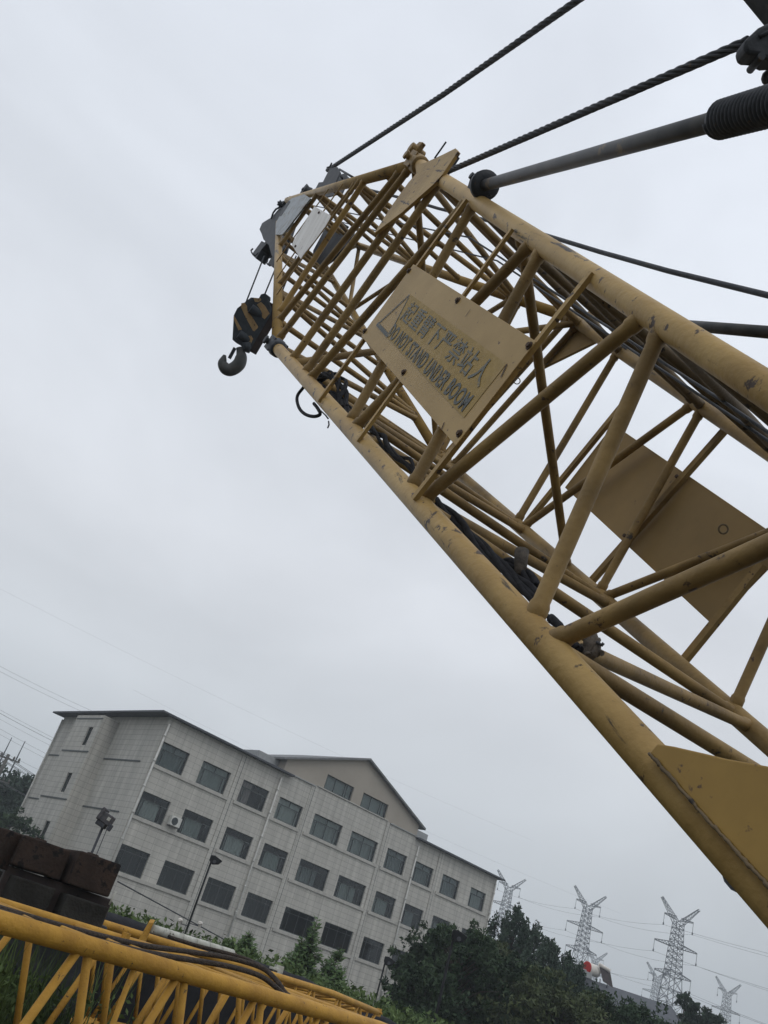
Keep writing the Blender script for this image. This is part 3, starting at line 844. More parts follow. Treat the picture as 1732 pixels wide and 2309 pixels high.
# upper rope frame over the head
ear = [(744, 379), (760, 376), (767, 388), (752, 421), (703, 434), (712, 424), (719, 411), (728, 410), (736, 394)]
for s0 in (1.30, 1.62): hs([(x + (s0 - 1.3) * 60, y + (s0 - 1.3) * 45) for x, y in ear], s0, .02)
hs([(775, 391), (787, 400), (782, 412), (750, 430), (748, 420)], 1.5, .05)
MB().tube(atS(766, 382, 1.32), atS(803, 404, 1.32), .014).tube(atS(762, 388, 1.4), atS(772, 402, 1.4), .014).build('head_bracket', m_dark, boom)
MB().path([atS(*p, 1.3) for p in ((738, 378), (744, 376), (748, 368))], .012, 8).build('shackle', m_dark, boom)
for p in ((794, 434), (772, 460), (648, 592)):
    c = V(atS(*p, 1.28)); mb = MB()
    mb.path([c + dU * .03 * math.cos(q) + dN * .03 * math.sin(q) for q in np.linspace(0, 2 * math.pi, 13)], .006, 6, False)
    mb.build('ring', m_dark, boom)
# bracket and clevis of the near backstop on the top chord
BD0 = V(ray(1093, 418)) * (4.62 / (M[2] @ ray(1093, 418)))
BD1 = V(ray(1690, 252)) * (2.46 / (M[2] @ ray(1690, 252)))
be = (BD1 - BD0).normalized()
bk = thing('backstop_tube', BD0, 'thick dark tube with a coil spring running from the top chord to the upper right', 'boom backstop', 'boom backstops')
L_ = (BD1 - BD0).length
i625 = (V(ray(1632, 272)) * (2.62 / (M[2] @ ray(1632, 272))))
tsp = (i625 - BD0).dot(be)
MB().tube(BD0 + be * .02, BD0 + be * (L_ + 1.2), .0305, seg=24).build('tube', m_grease, bk)
mb = MB()
mb.path([BD0 + be * (tsp + q) for q in (0, .012, .03, 1.5)], [.034, .046, .05, .05], 24)
mb.build('spring_core', m_dark, bk)
pts = []
y_ = be.orthogonal().normalized(); z_ = be.cross(y_)
for k in range(0, 40 * 24):
    q = 2 * math.pi * k / 24
    pts.append(BD0 + be * (tsp + .02 + .0185 * k / 24) + (y_ * math.cos(q) + z_ * math.sin(q)) * .049)
MB().path(pts, .0085, 6).build('coil_spring', m_dark, bk)
mb = MB()
mb.path([BD0 - be * .022, BD0 - be * .02, BD0 + be * .018, BD0 + be * .02], [.045, .078, .078, .04], 24)
mb.build('collar', m_dark, bk)
mb = MB()
cc = V(atS(1062, 440, 1.0)); c2 = BD0
yy = be.cross(dS).normalized()
for o_ in (-.03, .03):
    mb.prism([V(atS(*p, 1.0)) + dS * o_ for p in ((1058, 445), (1068, 412), (1077, 402), (1100, 402), (1098, 425), (1092, 450), (1083, 452))], dS * .012)
mb.tube(V(atS(1079, 410, 1.0)) - dS * .06, V(atS(1079, 410, 1.0)) + dS * .06, .02, seg=10)
mb.build('clevis', m_dark, bk, .002)
MB().path([V(atS(*p, 1.0)) for p in ((1100, 436), (1105, 440), (1110, 443))], .004, 6).build('split_pin', m_dark, bk)
# far backstop
F0 = V(atS(1405, 722, 2.2)); F1 = V(ray(1840, 758)) * (4.3 / (M[2] @ ray(1840, 758)))
bk2 = thing('backstop_tube', F0, 'dark tube running out to the right behind the lower length of the top chord', 'boom backstop', 'boom backstops')
MB().tube(F0, F1, .0345, seg=20).build('tube', m_grease, bk2)
mb = MB()
for o_ in (-.04, .04): mb.prism([V(atS(*p, 2.2)) + dS * o_ for p in ((1385, 775), (1392, 715), (1415, 708), (1425, 740), (1420, 795))], dS * .012)
mb.build('clevis', m_dark, bk2)

# ------------------------------------------------------------------ ropes and hook block
def dray(x, y, z): return V(ray(x, y)) * (z / (M[2] @ ray(x, y)))
def rope(name, pts, r, label, cat, group=None, m_=None, seg=10, twist=False):
    mb = MB()
    if twist:
        # laid rope: strands wound on the line
        P = [V(p) for p in pts]
        dense = []
        for a, b_ in zip(P[:-1], P[1:]):
            n_ = max(2, int((b_ - a).length / (r * 1.1)))
            dense += [a.lerp(b_, k / n_) for k in range(n_)]
        dense.append(P[-1])
        t0 = (P[-1] - P[0]).normalized(); x = t0.orthogonal().normalized(); y = t0.cross(x)
        for st_ in range(6):
            sp_ = [p + (x * math.cos(k * .33 + st_ * 1.047) + y * math.sin(k * .33 + st_ * 1.047)) * r * .74 for k, p in enumerate(dense)]
            mb.path(sp_, r * .30, 5)
        mb.path(P, r * .86, 10)
    else:
        mb.path(pts, r, seg)
    return tag(mb.build(name, m_ or m_dark, None), label, cat, group)
rope('pendant_rope', [dray(738, 384, 12.4), dray(1000, 213, 8.6), dray(1300, 2, 6.3), dray(1440, -98, 5.6)], .028,
     'uppermost thick dark pendant rope from the boom head to the top edge', 'rope', 'boom pendant ropes', twist=True)
e0, e1 = dray(1002, 390, 6.0), dray(1688, 92, 3.15)
rope('pendant_rope', [e0, e0.lerp(e1, .33) , e0.lerp(e1, .66), e1], .019,
     'dark twisted rope from the gusset ear on the boom to the cast socket at right', 'rope', 'boom pendant ropes', twist=True)
rope('pendant_rope', [dray(832, 428, 12.6), dray(939, 455, 11.4), dray(988, 470, 10.9), dray(1216, 526, 8.3), dray(1353, 568, 7.2), dray(1507, 611, 6.2), dray(1732, 666, 5.15), dray(1900, 704, 4.6)], .020,
     'thin dark rope sagging out to the right edge from behind the top chord', 'rope', 'boom pendant ropes')
# socket and link at the top right
ed = (e1 - e0).normalized()
up_ = ed.cross(V(ray(1700, 90))).normalized()
sk = thing('rope_socket', e1, 'dark cast wedge socket on the pendant rope end at the upper right edge', 'rope socket')
side_ = ed.cross(up_).normalized()
def sp2(x, y): return dray(x, y, 3.10)
so = [(1678, 98), (1682, 88), (1712, 60), (1722, 55), (1745, 44), (1790, 40), (1790, 130), (1735, 134), (1710, 122), (1692, 121), (1682, 116)]
MB().prism([sp2(*p) for p in so], V(M[2]) * .09).build('socket_body', m_dark, sk, .012)
MB().tube(sp2(1718, 126), sp2(1718, 126) + V(M[2]) * .1, .014, seg=12).build('pin', m_dark, sk)
MB().path([sp2(1712, 84), sp2(1735, 72), sp2(1760, 68)], .008, 8).build('casting_rib', m_dark, sk)
# gantry member crossing the corner
g0, g1 = dray(1660, -50, 3.6), dray(1790, 108, 3.6)
gm = thing('gantry_strut', g0, 'dark steel strut cutting across the top right corner', 'crane gantry strut')
ge = (g1 - g0).normalized(); gx = ge.cross(V(M[2])).normalized()
MB().box((g0 + g1) / 2 - gx * .0 + (V(M[0]) * .07 - V(M[1]) * -.0), 2.2, .11, .11, (ge, gx, ge.cross(gx))).build('box_section', m_dark, gm, .006)
lk = thing('shackle', dray(1745, 175, 3.2), 'small rounded metal shackle at the right edge above the spring', 'shackle')
mb = MB(); c = dray(1745, 176, 3.2)
mb.path([c + V(M[0]) * .033 * math.cos(q) + V(M[1]) * .022 * math.sin(q) for q in np.linspace(0, 2 * math.pi, 17)], .014, 8, False)
mb.build('bow', m_lampgrey, lk)
mb = MB().tube(c + V(M[0]) * .03, c + V(M[0]) * .12, .02, seg=10); mb.build('pin', m_lampgrey, lk)

ZH = 13.5
def hk(x, y, z=ZH): return dray(x, y, z)
# hoist ropes
for a, b_, lb in (((596, 577), (554, 684), 'leftmost hoist rope running down to the hook block'),
                  ((623, 601), (589, 657), 'hoist rope ending at the lug on top of the hook block'),
                  ((668, 577), (610, 697), 'hoist rope passing behind the lower chord to the right shoulder of the hook block'),
                  ((690, 610), (618, 714), 'rightmost hoist rope beside the dark side of the hook block')):
    tag(MB().tube(hk(*a, 13.9), hk(*b_, 13.55) + (dS * .07 if b_[0] > 580 else dS * 0), .0125, seg=8).build('hoist_rope', m_dark), lb, 'rope', 'hoist ropes of the hook block')
hb = thing('hook_block', hk(565, 715), 'black and yellow striped hook block with its big hook, hanging under the boom head', 'hook block')
fpoly = [(566, 670), (602.5, 674), (610, 694), (608, 707), (560, 789), (555, 786), (532, 773), (523.7, 766), (526.6, 711), (534.5, 695)]
MB().prism([hk(*p) for p in fpoly], dS * .03).build('side_plate', m_hook, hb, .006)
MB().prism([hk(*p) + dS * .115 for p in fpoly], dS * .03).build('side_plate', m_darkred, hb, .006)
cov = [(608, 707), (611, 697), (560, 789), (552, 783)]
MB().prism([hk(608, 709) + dS * .031, hk(562, 788) + dS * .031, hk(562, 788) + dS * .114, hk(608, 709) + dS * .114], (hk(560, 700) - hk(570, 705)).normalized() * .03).build('edge_cover', m_darkred, hb)
MB().prism([hk(566, 672) + dS * .031, hk(602, 676) + dS * .031, hk(602, 676) + dS * .114, hk(566, 672) + dS * .114], (hk(580, 720) - hk(590, 700)).normalized() * .03).build('edge_cover', m_darkred, hb)
for st_ in ([(545, 684), (552, 683), (557, 690), (558, 700), (571, 718), (582, 736), (582, 739), (574, 747), (571, 746), (553, 713), (544, 692)],
            [(580, 687), (589, 681), (598, 690), (608, 707), (597, 720), (592, 716), (590, 702)],
            [(528, 712), (532, 718), (546, 743), (538, 745), (534, 735), (527, 718)],
            [(553, 759), (567, 757), (571, 764), (561, 786), (559, 785), (560, 775), (552, 768)]):
    MB().prism([hk(*p) - dS * .005 for p in st_], dS * .004).build('yellow_stripe', m_stripe, hb)
lug = [(573, 673), (576, 664), (580, 657), (589, 655), (597, 661), (597, 668), (592, 676), (588, 681), (578, 682), (573, 678)]
MB().prism([hk(*p) + dS * .07 for p in lug], dS * .045).build('top_lug', m_hook, hb, .006)
MB().prism([hk(*p) - dS * .010 for p in ((573, 673), (588, 673), (590, 677), (584, 682), (576, 681))], dS * .005).build('yellow_stripe', m_stripe, hb)
c = hk(569, 698); MB().tube(c - dS * .035, c + dS * .15, .075, seg=18).build('sheave_boss', m_hook, hb)
c = hk(543, 756); MB().tube(c - dS * .04, c + dS * .15, .07, seg=18).build('cross_head', m_hook, hb)
hz = dS * .09
mb = MB().path([hk(*p) + hz for p in ((545, 766), (546, 778), (543, 786))], [.085, .075, .06], 16); mb.build('swivel_collar', m_hook, hb)
hp_ = [(542, 784, 8), (544, 796, 9.5), (545, 806, 12.5), (541, 820, 14), (531, 830, 14), (519, 835, 13.5), (509, 831, 13), (503, 820, 10.5), (505, 810, 7), (508, 801, 3)]
def smooth(P, n=5):
    Q = []
    for j in range(len(P) - 1):
        q0, q1, q2, q3 = [np.array(P[i], float) for i in (max(j - 1, 0), j, j + 1, min(j + 2, len(P) - 1))]
        for k in range(n):
            t = k / n
            Q.append(.5 * ((2 * q1) + (q2 - q0) * t + (2 * q0 - 5 * q1 + 4 * q2 - q3) * t * t + (3 * q1 - q0 - 3 * q2 + q3) * t ** 3))
    return Q + [np.array(P[-1], float)]
hq_ = smooth(hp_)
MB().path([hk(q[0] - 12, q[1] - 8) + hz for q in hq_], [q[2] * 1.06 * ZH / FP for q in hq_], 18).build('hook', m_hookgrey, hb)
a, b_ = hk(531 - 12, 785 - 8) + hz, hk(518 - 12, 809 - 8) + hz
MB().box((a + b_) / 2, (b_ - a).length, .032, .05, ((b_ - a).normalized(), (b_ - a).normalized().cross(dS).normalized(), dS)).build('safety_latch', m_hook, hb)
# internal hoist ropes along the boom
for k, (s0, s1) in enumerate(((1.5, 1.5), (1.72, 1.7))):
    tag(MB().path([BW(9.0, s0, .16), BW(4.5, s1, .44), BW(2.0, s1, .29), BW(-.8, s1, .08)], .007, 8).build('hoist_line', m_dark),
        'thin dark hoist line running the length of the boom just under its top face', 'rope', 'hoist lines inside the boom')

# cables and hoses bundled inside the lower near chord
random.seed(3)
def bundle(pts, s, nst, spread, r, name, label, cat, m_=m_rubber, group=None):
    mb = MB()
    for k in range(nst):
        ph = random.random() * 6.28; am = spread * random.uniform(.3, 1)
        P = []
        for j, p in enumerate(pts):
            P.append(V(atS(*p, s)) + dN * am * math.sin(ph + j * 1.3) + dS * am * math.cos(ph + j * 1.1) + dU * am * .6 * math.sin(ph * 2 + j))
        Q = []
        for j in range(len(P) - 1):
            p0, p1, p2, p3 = P[max(j - 1, 0)], P[j], P[j + 1], P[min(j + 2, len(P) - 1)]
            for t in (0, .25, .5, .75):
                Q.append(.5 * ((2 * p1) + (p2 - p0) * t + (2 * p0 - 5 * p1 + 4 * p2 - p3) * t * t + (3 * p1 - p0 - 3 * p2 + p3) * t ** 3))
        Q.append(P[-1])
        mb.path(Q, r * random.uniform(.7, 1.2), 7)
    return tag(mb.build(name, m_), label, cat, group)
bundle([(712, 862), (728, 850), (750, 846), (768, 858), (772, 880), (770, 905), (780, 925), (800, 944)], 1.10, 7, .032, .010, 'hose_bundle', 'tangled black hoses hanging in the boom just above the open hose loop', 'hoses')
bundle([(712, 862), (724, 874), (745, 885), (762, 900), (778, 920)], 1.10, 4, .02, .012, 'hose_bundle', 'short run of black hoses against the lower chord beneath the tangle', 'hoses')
bundle([(826, 958), (846, 975), (862, 985), (872, 1006), (896, 1030), (915, 1040), (932, 1060), (943, 1085)], 1.12, 4, .020, .010, 'hose_bundle', 'black hoses along the inside of the lower chord beneath the warning sign', 'hoses')
bundle([(985, 1128), (1012, 1158), (1045, 1192), (1078, 1228), (1110, 1258), (1150, 1290), (1180, 1322), (1222, 1368)], 1.12, 4, .018, .011, 'hose_bundle', 'longest black hose run inside the lower chord, below the sign corner', 'hoses')
bundle([(1120, 1262), (1140, 1268), (1168, 1282), (1195, 1300), (1212, 1322)], 1.15, 3, .018, .011, 'hose_bundle', 'hoses bunched at the upright strap inside the boom', 'hoses')
mb = MB(); mb.path([atS(*p, 1.14) for p in ((1177, 1242), (1175, 1262), (1172, 1300))], [.026, .024, .02], 10)
tag(mb.build('hose_strap', m_cloth), 'ragged dark strap standing up from the hose run', 'strap')
bundle([(1318, 1428), (1330, 1438), (1336, 1455), (1332, 1478), (1318, 1482), (1306, 1470), (1322, 1462), (1338, 1474)], 1.14, 7, .018, .012, 'rag_knot', 'knot of dark cloth and hose tied where two lacing tubes meet the chord', 'knot', m_cloth)
MBx = MB().path([atS(*p, 1.14) for p in ((1338, 1446), (1350, 1450), (1357, 1455), (1361, 1450))], .005, 6)
tag(MBx.build('tie_wire', m_dark), 'bent wire end poking out of the cloth knot', 'wire')
bundle([(1240, 1390), (1256, 1410), (1262, 1428), (1290, 1450), (1310, 1465)], 1.12, 3, .012, .012, 'hose_bundle', 'last piece of black hose entering the cloth knot', 'hoses')
lp = [(700, 850), (684, 874), (672, 890), (670, 905), (676, 922), (690, 935), (708, 939), (722, 934), (716, 920), (708, 910)]
bundle(lp, 1.0, 1, .0, .0115, 'hose_loop', 'open loop of black hose hanging out beside the lower chord', 'hose')
for p0, p1, p2, lb in (((722, 925), (734, 936), (740, 944), 'curled wire end by the hose loop'), ((741, 950), (742, 958), (739, 965), 'hanging bit of wire just below the hose loop')):
    tag(MB().path([atS(*p0, 1.0), atS(*p1, 1.0), atS(*p2, 1.0)], .0045, 6).build('wire_end', m_dark), lb, 'wire')
# wire rings hooked on the far lacing tubes
for x, y, s_, rr, lb in ((1166, 859, 2.05, .024, 'small wire ring hanging in the gap beside the warning sign'), (1631, 1193, 1.9, .021, 'small wire ring in front of the far plate')):
    c = V(atS(x, y, s_))
    mb = MB().path([c + V(M[0]) * rr * math.cos(q) + V(M[1]) * rr * math.sin(q) for q in np.linspace(0, 2 * math.pi, 21)], .0045, 6, False)
    tag(mb.build('wire_ring', m_under), lb, 'wire ring', 'wire rings on the boom')
#@@PART3
HAZE = 0.0009
# ------------------------------------------------------------------ yellow lattice jibs lying in the foreground
def cat(P, n=6):
    P = [V(p) for p in P]; Q = []
    for j in range(len(P) - 1):
        p0, p1, p2, p3 = P[max(j - 1, 0)], P[j], P[j + 1], P[min(j + 2, len(P) - 1)]
        for k in range(n):
            t = k / n
            Q.append(.5 * ((2 * p1) + (p2 - p0) * t + (2 * p0 - 5 * p1 + 4 * p2 - p3) * t * t + (3 * p1 - p0 - 3 * p2 + p3) * t ** 3))
    Q.append(P[-1]); return Q
ZJ = -.22
Jn0, Jn1 = V(at_z(0, 2079, ZJ)), V(at_z(651, 2261, ZJ))
je = (Jn1 - Jn0); je.z = 0; je.normalize()
jp = Vector((-je.y, je.x, 0))
UPV = Vector((0, 0, 1))
def jib(name, P, w, h, x0, x1, xt, label, wide_z=0.0, dz=0.0, rcs=(.058, .04), rise=0.0):
    """P: point on the near top chord; tapers between x1 and xt"""
    o = thing(name, P + Vector((0, 0, -h)), label, 'crane jib', 'yellow jibs laid side by side')
    def pt(x, sd, tp):
        k = 1.0 if x < x1 else max(.30, 1 - .7 * (x - x1) / (xt - x1))
        hh = h * k; ww = w * (1 if x < x1 else max(.45, 1 - .55 * (x - x1) / (xt - x1)))
        off = (w - ww) / 2
        zt = 0 if x < x1 else -(h - hh) * .12
        return P + je * x + jp * (off + (ww if sd else 0)) + UPV * ((wide_z if sd else 0) + zt + rise * x - (0 if tp else hh))
    for sd in (0, 1):
        for tp in (1, 0):
            MB().path([pt(x0, sd, tp), pt(x1, sd, tp), pt(xt, sd, tp)], rcs[sd], 20).build('chord', m_orange, o)
    nb = max(3, int(round((xt - x0) / .93)))
    xs_ = [x0 + (xt - x0) * i / nb for i in range(nb + 1)]
    for i in range(nb):
        a, b_ = xs_[i], xs_[i + 1]; mdl = (a + b_) / 2
        for sd in (0, 1):
            for q0, q1 in ((a + .03, mdl - .03), (b_ - .03, mdl + .03)):
                MB().tube(pt(q0, sd, 1), pt(q1, sd, 0), .0275, seg=12).build('lacing_tube', m_orange, o)
            if sd == 0 and i % 3 == 0: MB().tube(pt(mdl, sd, 1), pt(mdl, sd, 0), .019, seg=10).build('upright_tube', m_orange, o)
        for tp in (1, 0):
            MB().tube(pt(a, 0, tp) - UPV * .01, pt(mdl, 1, tp) - UPV * .01, .026, seg=12).build('lacing_tube', m_orange, o)
            MB().tube(pt(mdl, 1, tp) - UPV * .01, pt(b_, 0, tp) - UPV * .01, .026, seg=12).build('lacing_tube', m_orange, o)
    # end lugs
    for sd in (0, 1):
        c = pt(xt, sd, 1)
        MB().box(c + je * .06, .16, .03, .13, (je, jp, UPV)).tube(c + je * .08 - jp * .06, c + je * .08 + jp * .06, .02, seg=10).build('end_lug', m_orange, o, .004)
    return o
x651 = (Jn1 - Jn0).dot(je)
jib1 = jib('crane_jib', Jn0, 1.65, 1.05, -2.2, 4.6, 7.4, 'nearest yellow lattice jib lying across the bottom left, with ropes on it', wide_z=.035)
P2 = V(at_z(0, 2014, -.165)) + UPV * 0
jib2 = jib('crane_jib', P2, 1.1, 1.0, -3.0, 7.0, 9.2, 'second yellow lattice jib lying just beyond the nearest one', rcs=(.05, .045), rise=.0055, wide_z=-.12)
# ropes lying on the jib
def at_perp(x, y, c):
    r = ray(x, y)
    return r * (c / (r[0] * jp.x + r[1] * jp.y))
m_rope = mat('oily_rope', (0.075, 0.058, 0.045), (0.036, 0.030, 0.026), 0.85, 30, bump=.8, bump_scale=90)
def jr(pts, r, label):
    return tag(MB().path(cat([at_perp(x, y, c) for x, y, c in pts]), r, 10).build('slack_rope', m_rope), label, 'rope', 'slack ropes on the yellow jib')
jr([(-80, 2022, 5.2), (0, 2048, 5.25), (110, 2080, 5.3), (217, 2108, 5.4), (325, 2132, 5.5), (434, 2147, 5.6), (521, 2161, 5.5), (591, 2183, 5.3), (624, 2211, 5.1), (641, 2236, 5.0), (652, 2246, 4.95)], .022,
   'thick oily rope arching along the jib and bending down at its right end')
jr([(-80, 2032, 5.0), (0, 2057, 5.0), (110, 2091, 5.0), (217, 2121, 5.05), (330, 2148, 5.1), (434, 2165, 5.1), (520, 2180, 5.0), (585, 2200, 4.95), (622, 2226, 4.9), (640, 2244, 4.85)], .022,
   'thick oily rope nearest the front chord of the jib')
jr([(380, 2112, 6.4), (440, 2131, 6.3), (500, 2146, 6.1), (560, 2164, 5.8), (606, 2190, 5.4)], .018, 'shorter rope sagging beneath the white roller pipe')
# white roller pipe with bracket
w0, w1 = V(at_z(344, 2094, -.075)), V(at_z(524, 2150, -.075))
w0 = V(at_h(344, 2094, 11.7)); w1 = V(at_h(524, 2150, 12.9))
rl = thing('roller_pipe', w0, 'chalky white cracked roller pipe on an orange bracket above the jib', 'roller pipe')
we = (w1 - w0).normalized()
mb = MB()
L_ = (w1 - w0).length
nseg = 6
for k in range(nseg):
    a = w0 + we * (L_ * k / nseg + .004); b_ = w0 + we * (L_ * (k + 1) / nseg - .004)
    mb.tube(a, b_, .048, seg=18)
mb.tube(w0, w1, .041, seg=16)
mb.build('pipe', m_pipewhite, rl)
c = w0 - we * .02
MB().prism([c + Vector((0, 0, .06)), c + we * -.08 + Vector((0, 0, .05)), c - we * .20 + Vector((0, 0, -.38)), c - we * .03 + Vector((0, 0, -.38))], V(M[2]) * .08).build('bracket', m_orange, rl, .003)
c = w1 + we * .02
MB().tube(c, c + we * .05, .022, seg=10).build('axle_end', m_brass, rl)
for x, y, z, lb in ((518, 2190, -.19, 'small rusty bracket standing on the jib chord'), (282, 2116, -.165, 'small orange tab standing on the rear tube of the jib')):
    c = V(at_z(x, y, z))
    tag(MB().box(c, .06, .05, .09, (je, jp, UPV)).box(c + UPV * -.04, .14, .07, .012, (je, jp, UPV)).build('bracket', m_orange if x < 400 else m_brass, None, .003), lb, 'bracket')
c = V(at_h(628, 2187, 17.9))
tag(MB().box(c, .17, .10, .15, (je, jp, UPV)).box(c - je * .15, .16, .10, .04, (je, jp, UPV)).build('white_block', m_pipewhite, None, .004), 'small white block lying beyond the rope bend', 'block')
# cross beam pieces under the jibs so they rest on something
for k, x in enumerate((-1.2, 2.0, 5.2)):
    mb = MB().box(Jn0 + je * x + jp * 2.0 + Vector((0, 0, -1.05 - .052 - .19)), .3, 5.6, .36, (je, jp, UPV))
    tag(mb.build('timber_sleeper', m_slab, None, .02), ('weathered sleeper under the jibs, leftmost', 'weathered sleeper under the jibs, middle one', 'weathered sleeper under the jibs, rightmost')[k], 'sleeper', 'sleepers under the jibs')

# ------------------------------------------------------------------ black sheeted pile behind the jibs
top = [(-140, 1952, 10.6), (0, 1995, 11.2), (120, 2024, 12.2), (240, 2056, 13.2), (336, 2085, 14.2), (420, 2112, 15.2), (520, 2146, 16.6), (600, 2174, 17.6), (682, 2203, 18.8), (760, 2240, 19.6), (840, 2281, 20.2), (910, 2315, 20.6), (980, 2352, 21)]
mb = MB(); vs = []
random.seed(5)
tp = []
for j in range(len(top) - 1):
    for k in range(4):
        t = k / 4
        tp.append([top[j][i] * (1 - t) + top[j + 1][i] * t for i in range(3)])
tp.append(list(top[-1]))
prof = [(0, -1.6), (.02, -.45), (.10, -.06), (.35, 0.0), (.9, .0), (1.5, -.06), (2.0, -.5), (2.1, -1.5)]
for x, y, d in tp:
    p = V(at_h(x, y, d)); o = Vector((p.x, p.y, 0)).normalized()
    for a, z in prof:
        vs.append(p + o * (a + random.uniform(-.03, .03)) + UPV * (z + random.uniform(-.02, .012)))
nP = len(prof)
for v in vs: v.z = max(v.z, GZ)
mb.add(vs, [(i * nP + k, i * nP + k + 1, (i + 1) * nP + k + 1, (i + 1) * nP + k) for i in range(len(tp) - 1) for k in range(nP - 1)], True)
tag(mb.build('sheeted_pile', m_tarp), 'long low pile covered with black sheeting behind the yellow jibs', 'sheeted pile')

# ------------------------------------------------------------------ rusty counterweight blocks, left
rgt = Vector((M[0][0], M[0][1], 0)).normalized(); fwd_h = Vector((-rgt.y, rgt.x, 0))
def cblock(x0, y0, x1, y1, d, hgt, dep, name, label, m_, grp, ch=.03):
    a, b_ = V(at_h(x0, y0, d)), V(at_h(x1, y1, d + .1))
    b_.z = a.z
    e = (b_ - a).normalized(); q = Vector((-e.y, e.x, 0))
    if q.dot(Vector((a.x, a.y, 0))) < 0: q = -q
    mb = MB().box((a + b_) / 2 - UPV * hgt / 2 + q * dep / 2, (b_ - a).length, dep, hgt, (e, q, UPV))
    # lifting eye pads
    mb.box((a + b_) / 2 + UPV * .012 + q * dep / 3, .12, .05, .03, (e, q, UPV))
    o = mb.build(name, m_, None, ch)
    return tag(o, label, 'counterweight', grp)
cblock(57, 1882, 168, 1908, 9.0, .26, 1.1, 'counterweight_block', 'rust-brown counterweight block, the middle one of the upper row', m_block, 'rusty counterweight blocks')
cblock(26, 1872, 54, 1882, 9.05, .32, 1.1, 'counterweight_block', 'dark rusty counterweight block at the left end of the upper row', m_block, 'rusty counterweight blocks')
cblock(184, 1918, 278, 1944, 8.95, .29, 1.1, 'counterweight_block', 'rust-brown counterweight block at the right end of the upper row', m_block, 'rusty counterweight blocks')
cblock(18, 1950, 262, 2012, 9.15, .30, .9, 'counterweight_block', 'wide dark block of the middle tier under the rusty ones', m_darkred, 'rusty counterweight blocks')
cblock(40, 1976, 128, 2004, 8.9, .26, .9, 'concrete_slab', 'grey slab at the foot of the rusty blocks, nearer the left edge', m_slab, 'grey slabs under the counterweights')
cblock(154, 2016, 248, 2044, 8.9, .26, .9, 'concrete_slab', 'grey slab under the right-hand rusty block', m_slab, 'grey slabs under the counterweights')
cblock(-80, 1985, 250, 2075, 9.3, 1.2, 1.0, 'steel_platform', 'black steel platform carrying the rusty counterweight blocks', m_dark, None)
a = V(at_h(262, 2010, 9.0)); b_ = V(at_h(246, 2040, 9.0))
tag(MB().tube(a, b_, .008).build('white_rod', m_pipewhite), 'thin white rod against the right end of the counterweights', 'rod')

# ------------------------------------------------------------------ lamps
def lamp_post(px, pyt, d, name, label, arm=0, r=.03, head=.42):
    t = V(at_h(px, pyt, d))
    o = thing(name, (t.x, t.y, GZ), label, 'lamp post')
    MB().path([(t.x, t.y, GZ), (t.x, t.y, t.z)], [r * 1.25, r], 10).build('pole', m_black, o)
    c = t + rgt * .14 + UPV * .10
    MB().prism([c + rgt * q + UPV * w_ - fwd_h * .13 for q, w_ in ((-.2, .12), (-.05, .14), (.22, .05), (.12, -.10), (-.10, -.16), (-.2, -.05))], fwd_h * .26).build('lamp_head', m_black, o, .02)
    MB().tube(c - UPV * .06 - fwd_h * .14 + rgt * .0, c - UPV * .06 - fwd_h * .15, .06, seg=14).build('lens', m_dark, o)
    return o
lp1 = lamp_post(476, 1944, 34, 'street_lamp', 'thin black lamp post with two white cameras, in front of the facade', r=.035)
t = V(at_h(476, 1944, 34))
for sx, zz in ((-.32, -2.05), (.38, -1.95)):
    c = Vector((t.x, t.y, 0)) + rgt * sx + UPV * (t.z + zz)
    MB().box(Vector((t.x, t.y, t.z + zz)) + rgt * sx / 2 - UPV * .1, abs(sx), .03, .03, (rgt, fwd_h, UPV)).build('camera_arm', m_dark, lp1)
    MB().path([c - fwd_h * .16, c - fwd_h * .14, c + fwd_h * .14], [.04, .065, .065], 12).path([c + UPV * .02 - UPV * .08, c - UPV * .12], .045, 10).build('security_camera', m_tank, lp1)
lamp_post(868, 2172, 36, 'street_lamp', 'short black lamp post at the foot of the right-hand downpipe')
lamp_post(1022, 2118, 26, 'street_lamp', 'black lamp post standing inside the dark trees', r=.035)
# work lamp behind the counterweights
b0 = V(at_h(207, 1922, 10.4)); t0 = V(at_h(234, 1868, 10.4)); t0.x, t0.y = b0.x + .01, b0.y
wl_ = thing('work_lamp', (b0.x, b0.y, GZ), 'boxy work lamp on a short black pole behind the rusty counterweights', 'work lamp')
hl = V(at_h(240, 1846, 10.4))
MB().tube((b0.x, b0.y, GZ), hl - UPV * .08, .014, seg=10).build('pole', m_dark, wl_)
MB().tube(Vector((b0.x + .05, b0.y, GZ)) + rgt * .05, hl - UPV * .05 + rgt * .05, .004, seg=6).build('cable', m_dark, wl_)
hx = (rgt - UPV * .25).normalized(); hz_ = (UPV + rgt * .25).normalized()
MB().box(hl, .155, .11, .11, (hx, fwd_h, hz_)).box(hl - rgt * .055 + UPV * .03, .05, .13, .14, (hx, fwd_h, hz_)).build('housing', m_lampgrey, wl_, .012)
MB().box(hl - hz_ * .075 - hx * .01, .11, .10, .05, (hx, fwd_h, hz_)).box(hl - hz_ * .055 + hx * .09, .03, .09, .07, (hx, fwd_h, hz_)).build('bracket', m_dark, wl_, .008)
MB().box(hl + hx * .045 - fwd_h * .058 + hz_ * .01, .035, .004, .035, (hx, fwd_h, hz_)).build('glass', m_pipewhite, wl_)

# slack wire in front of the facade
tag(MB().path(cat([V(at_h(266, 1988, 30)), V(at_h(395, 2058, 34)), V(at_h(520, 2126, 38))], 8), .022, 6).build('slack_wire', m_dark), 'dark slack wire slanting down across the bottom of the facade', 'wire')

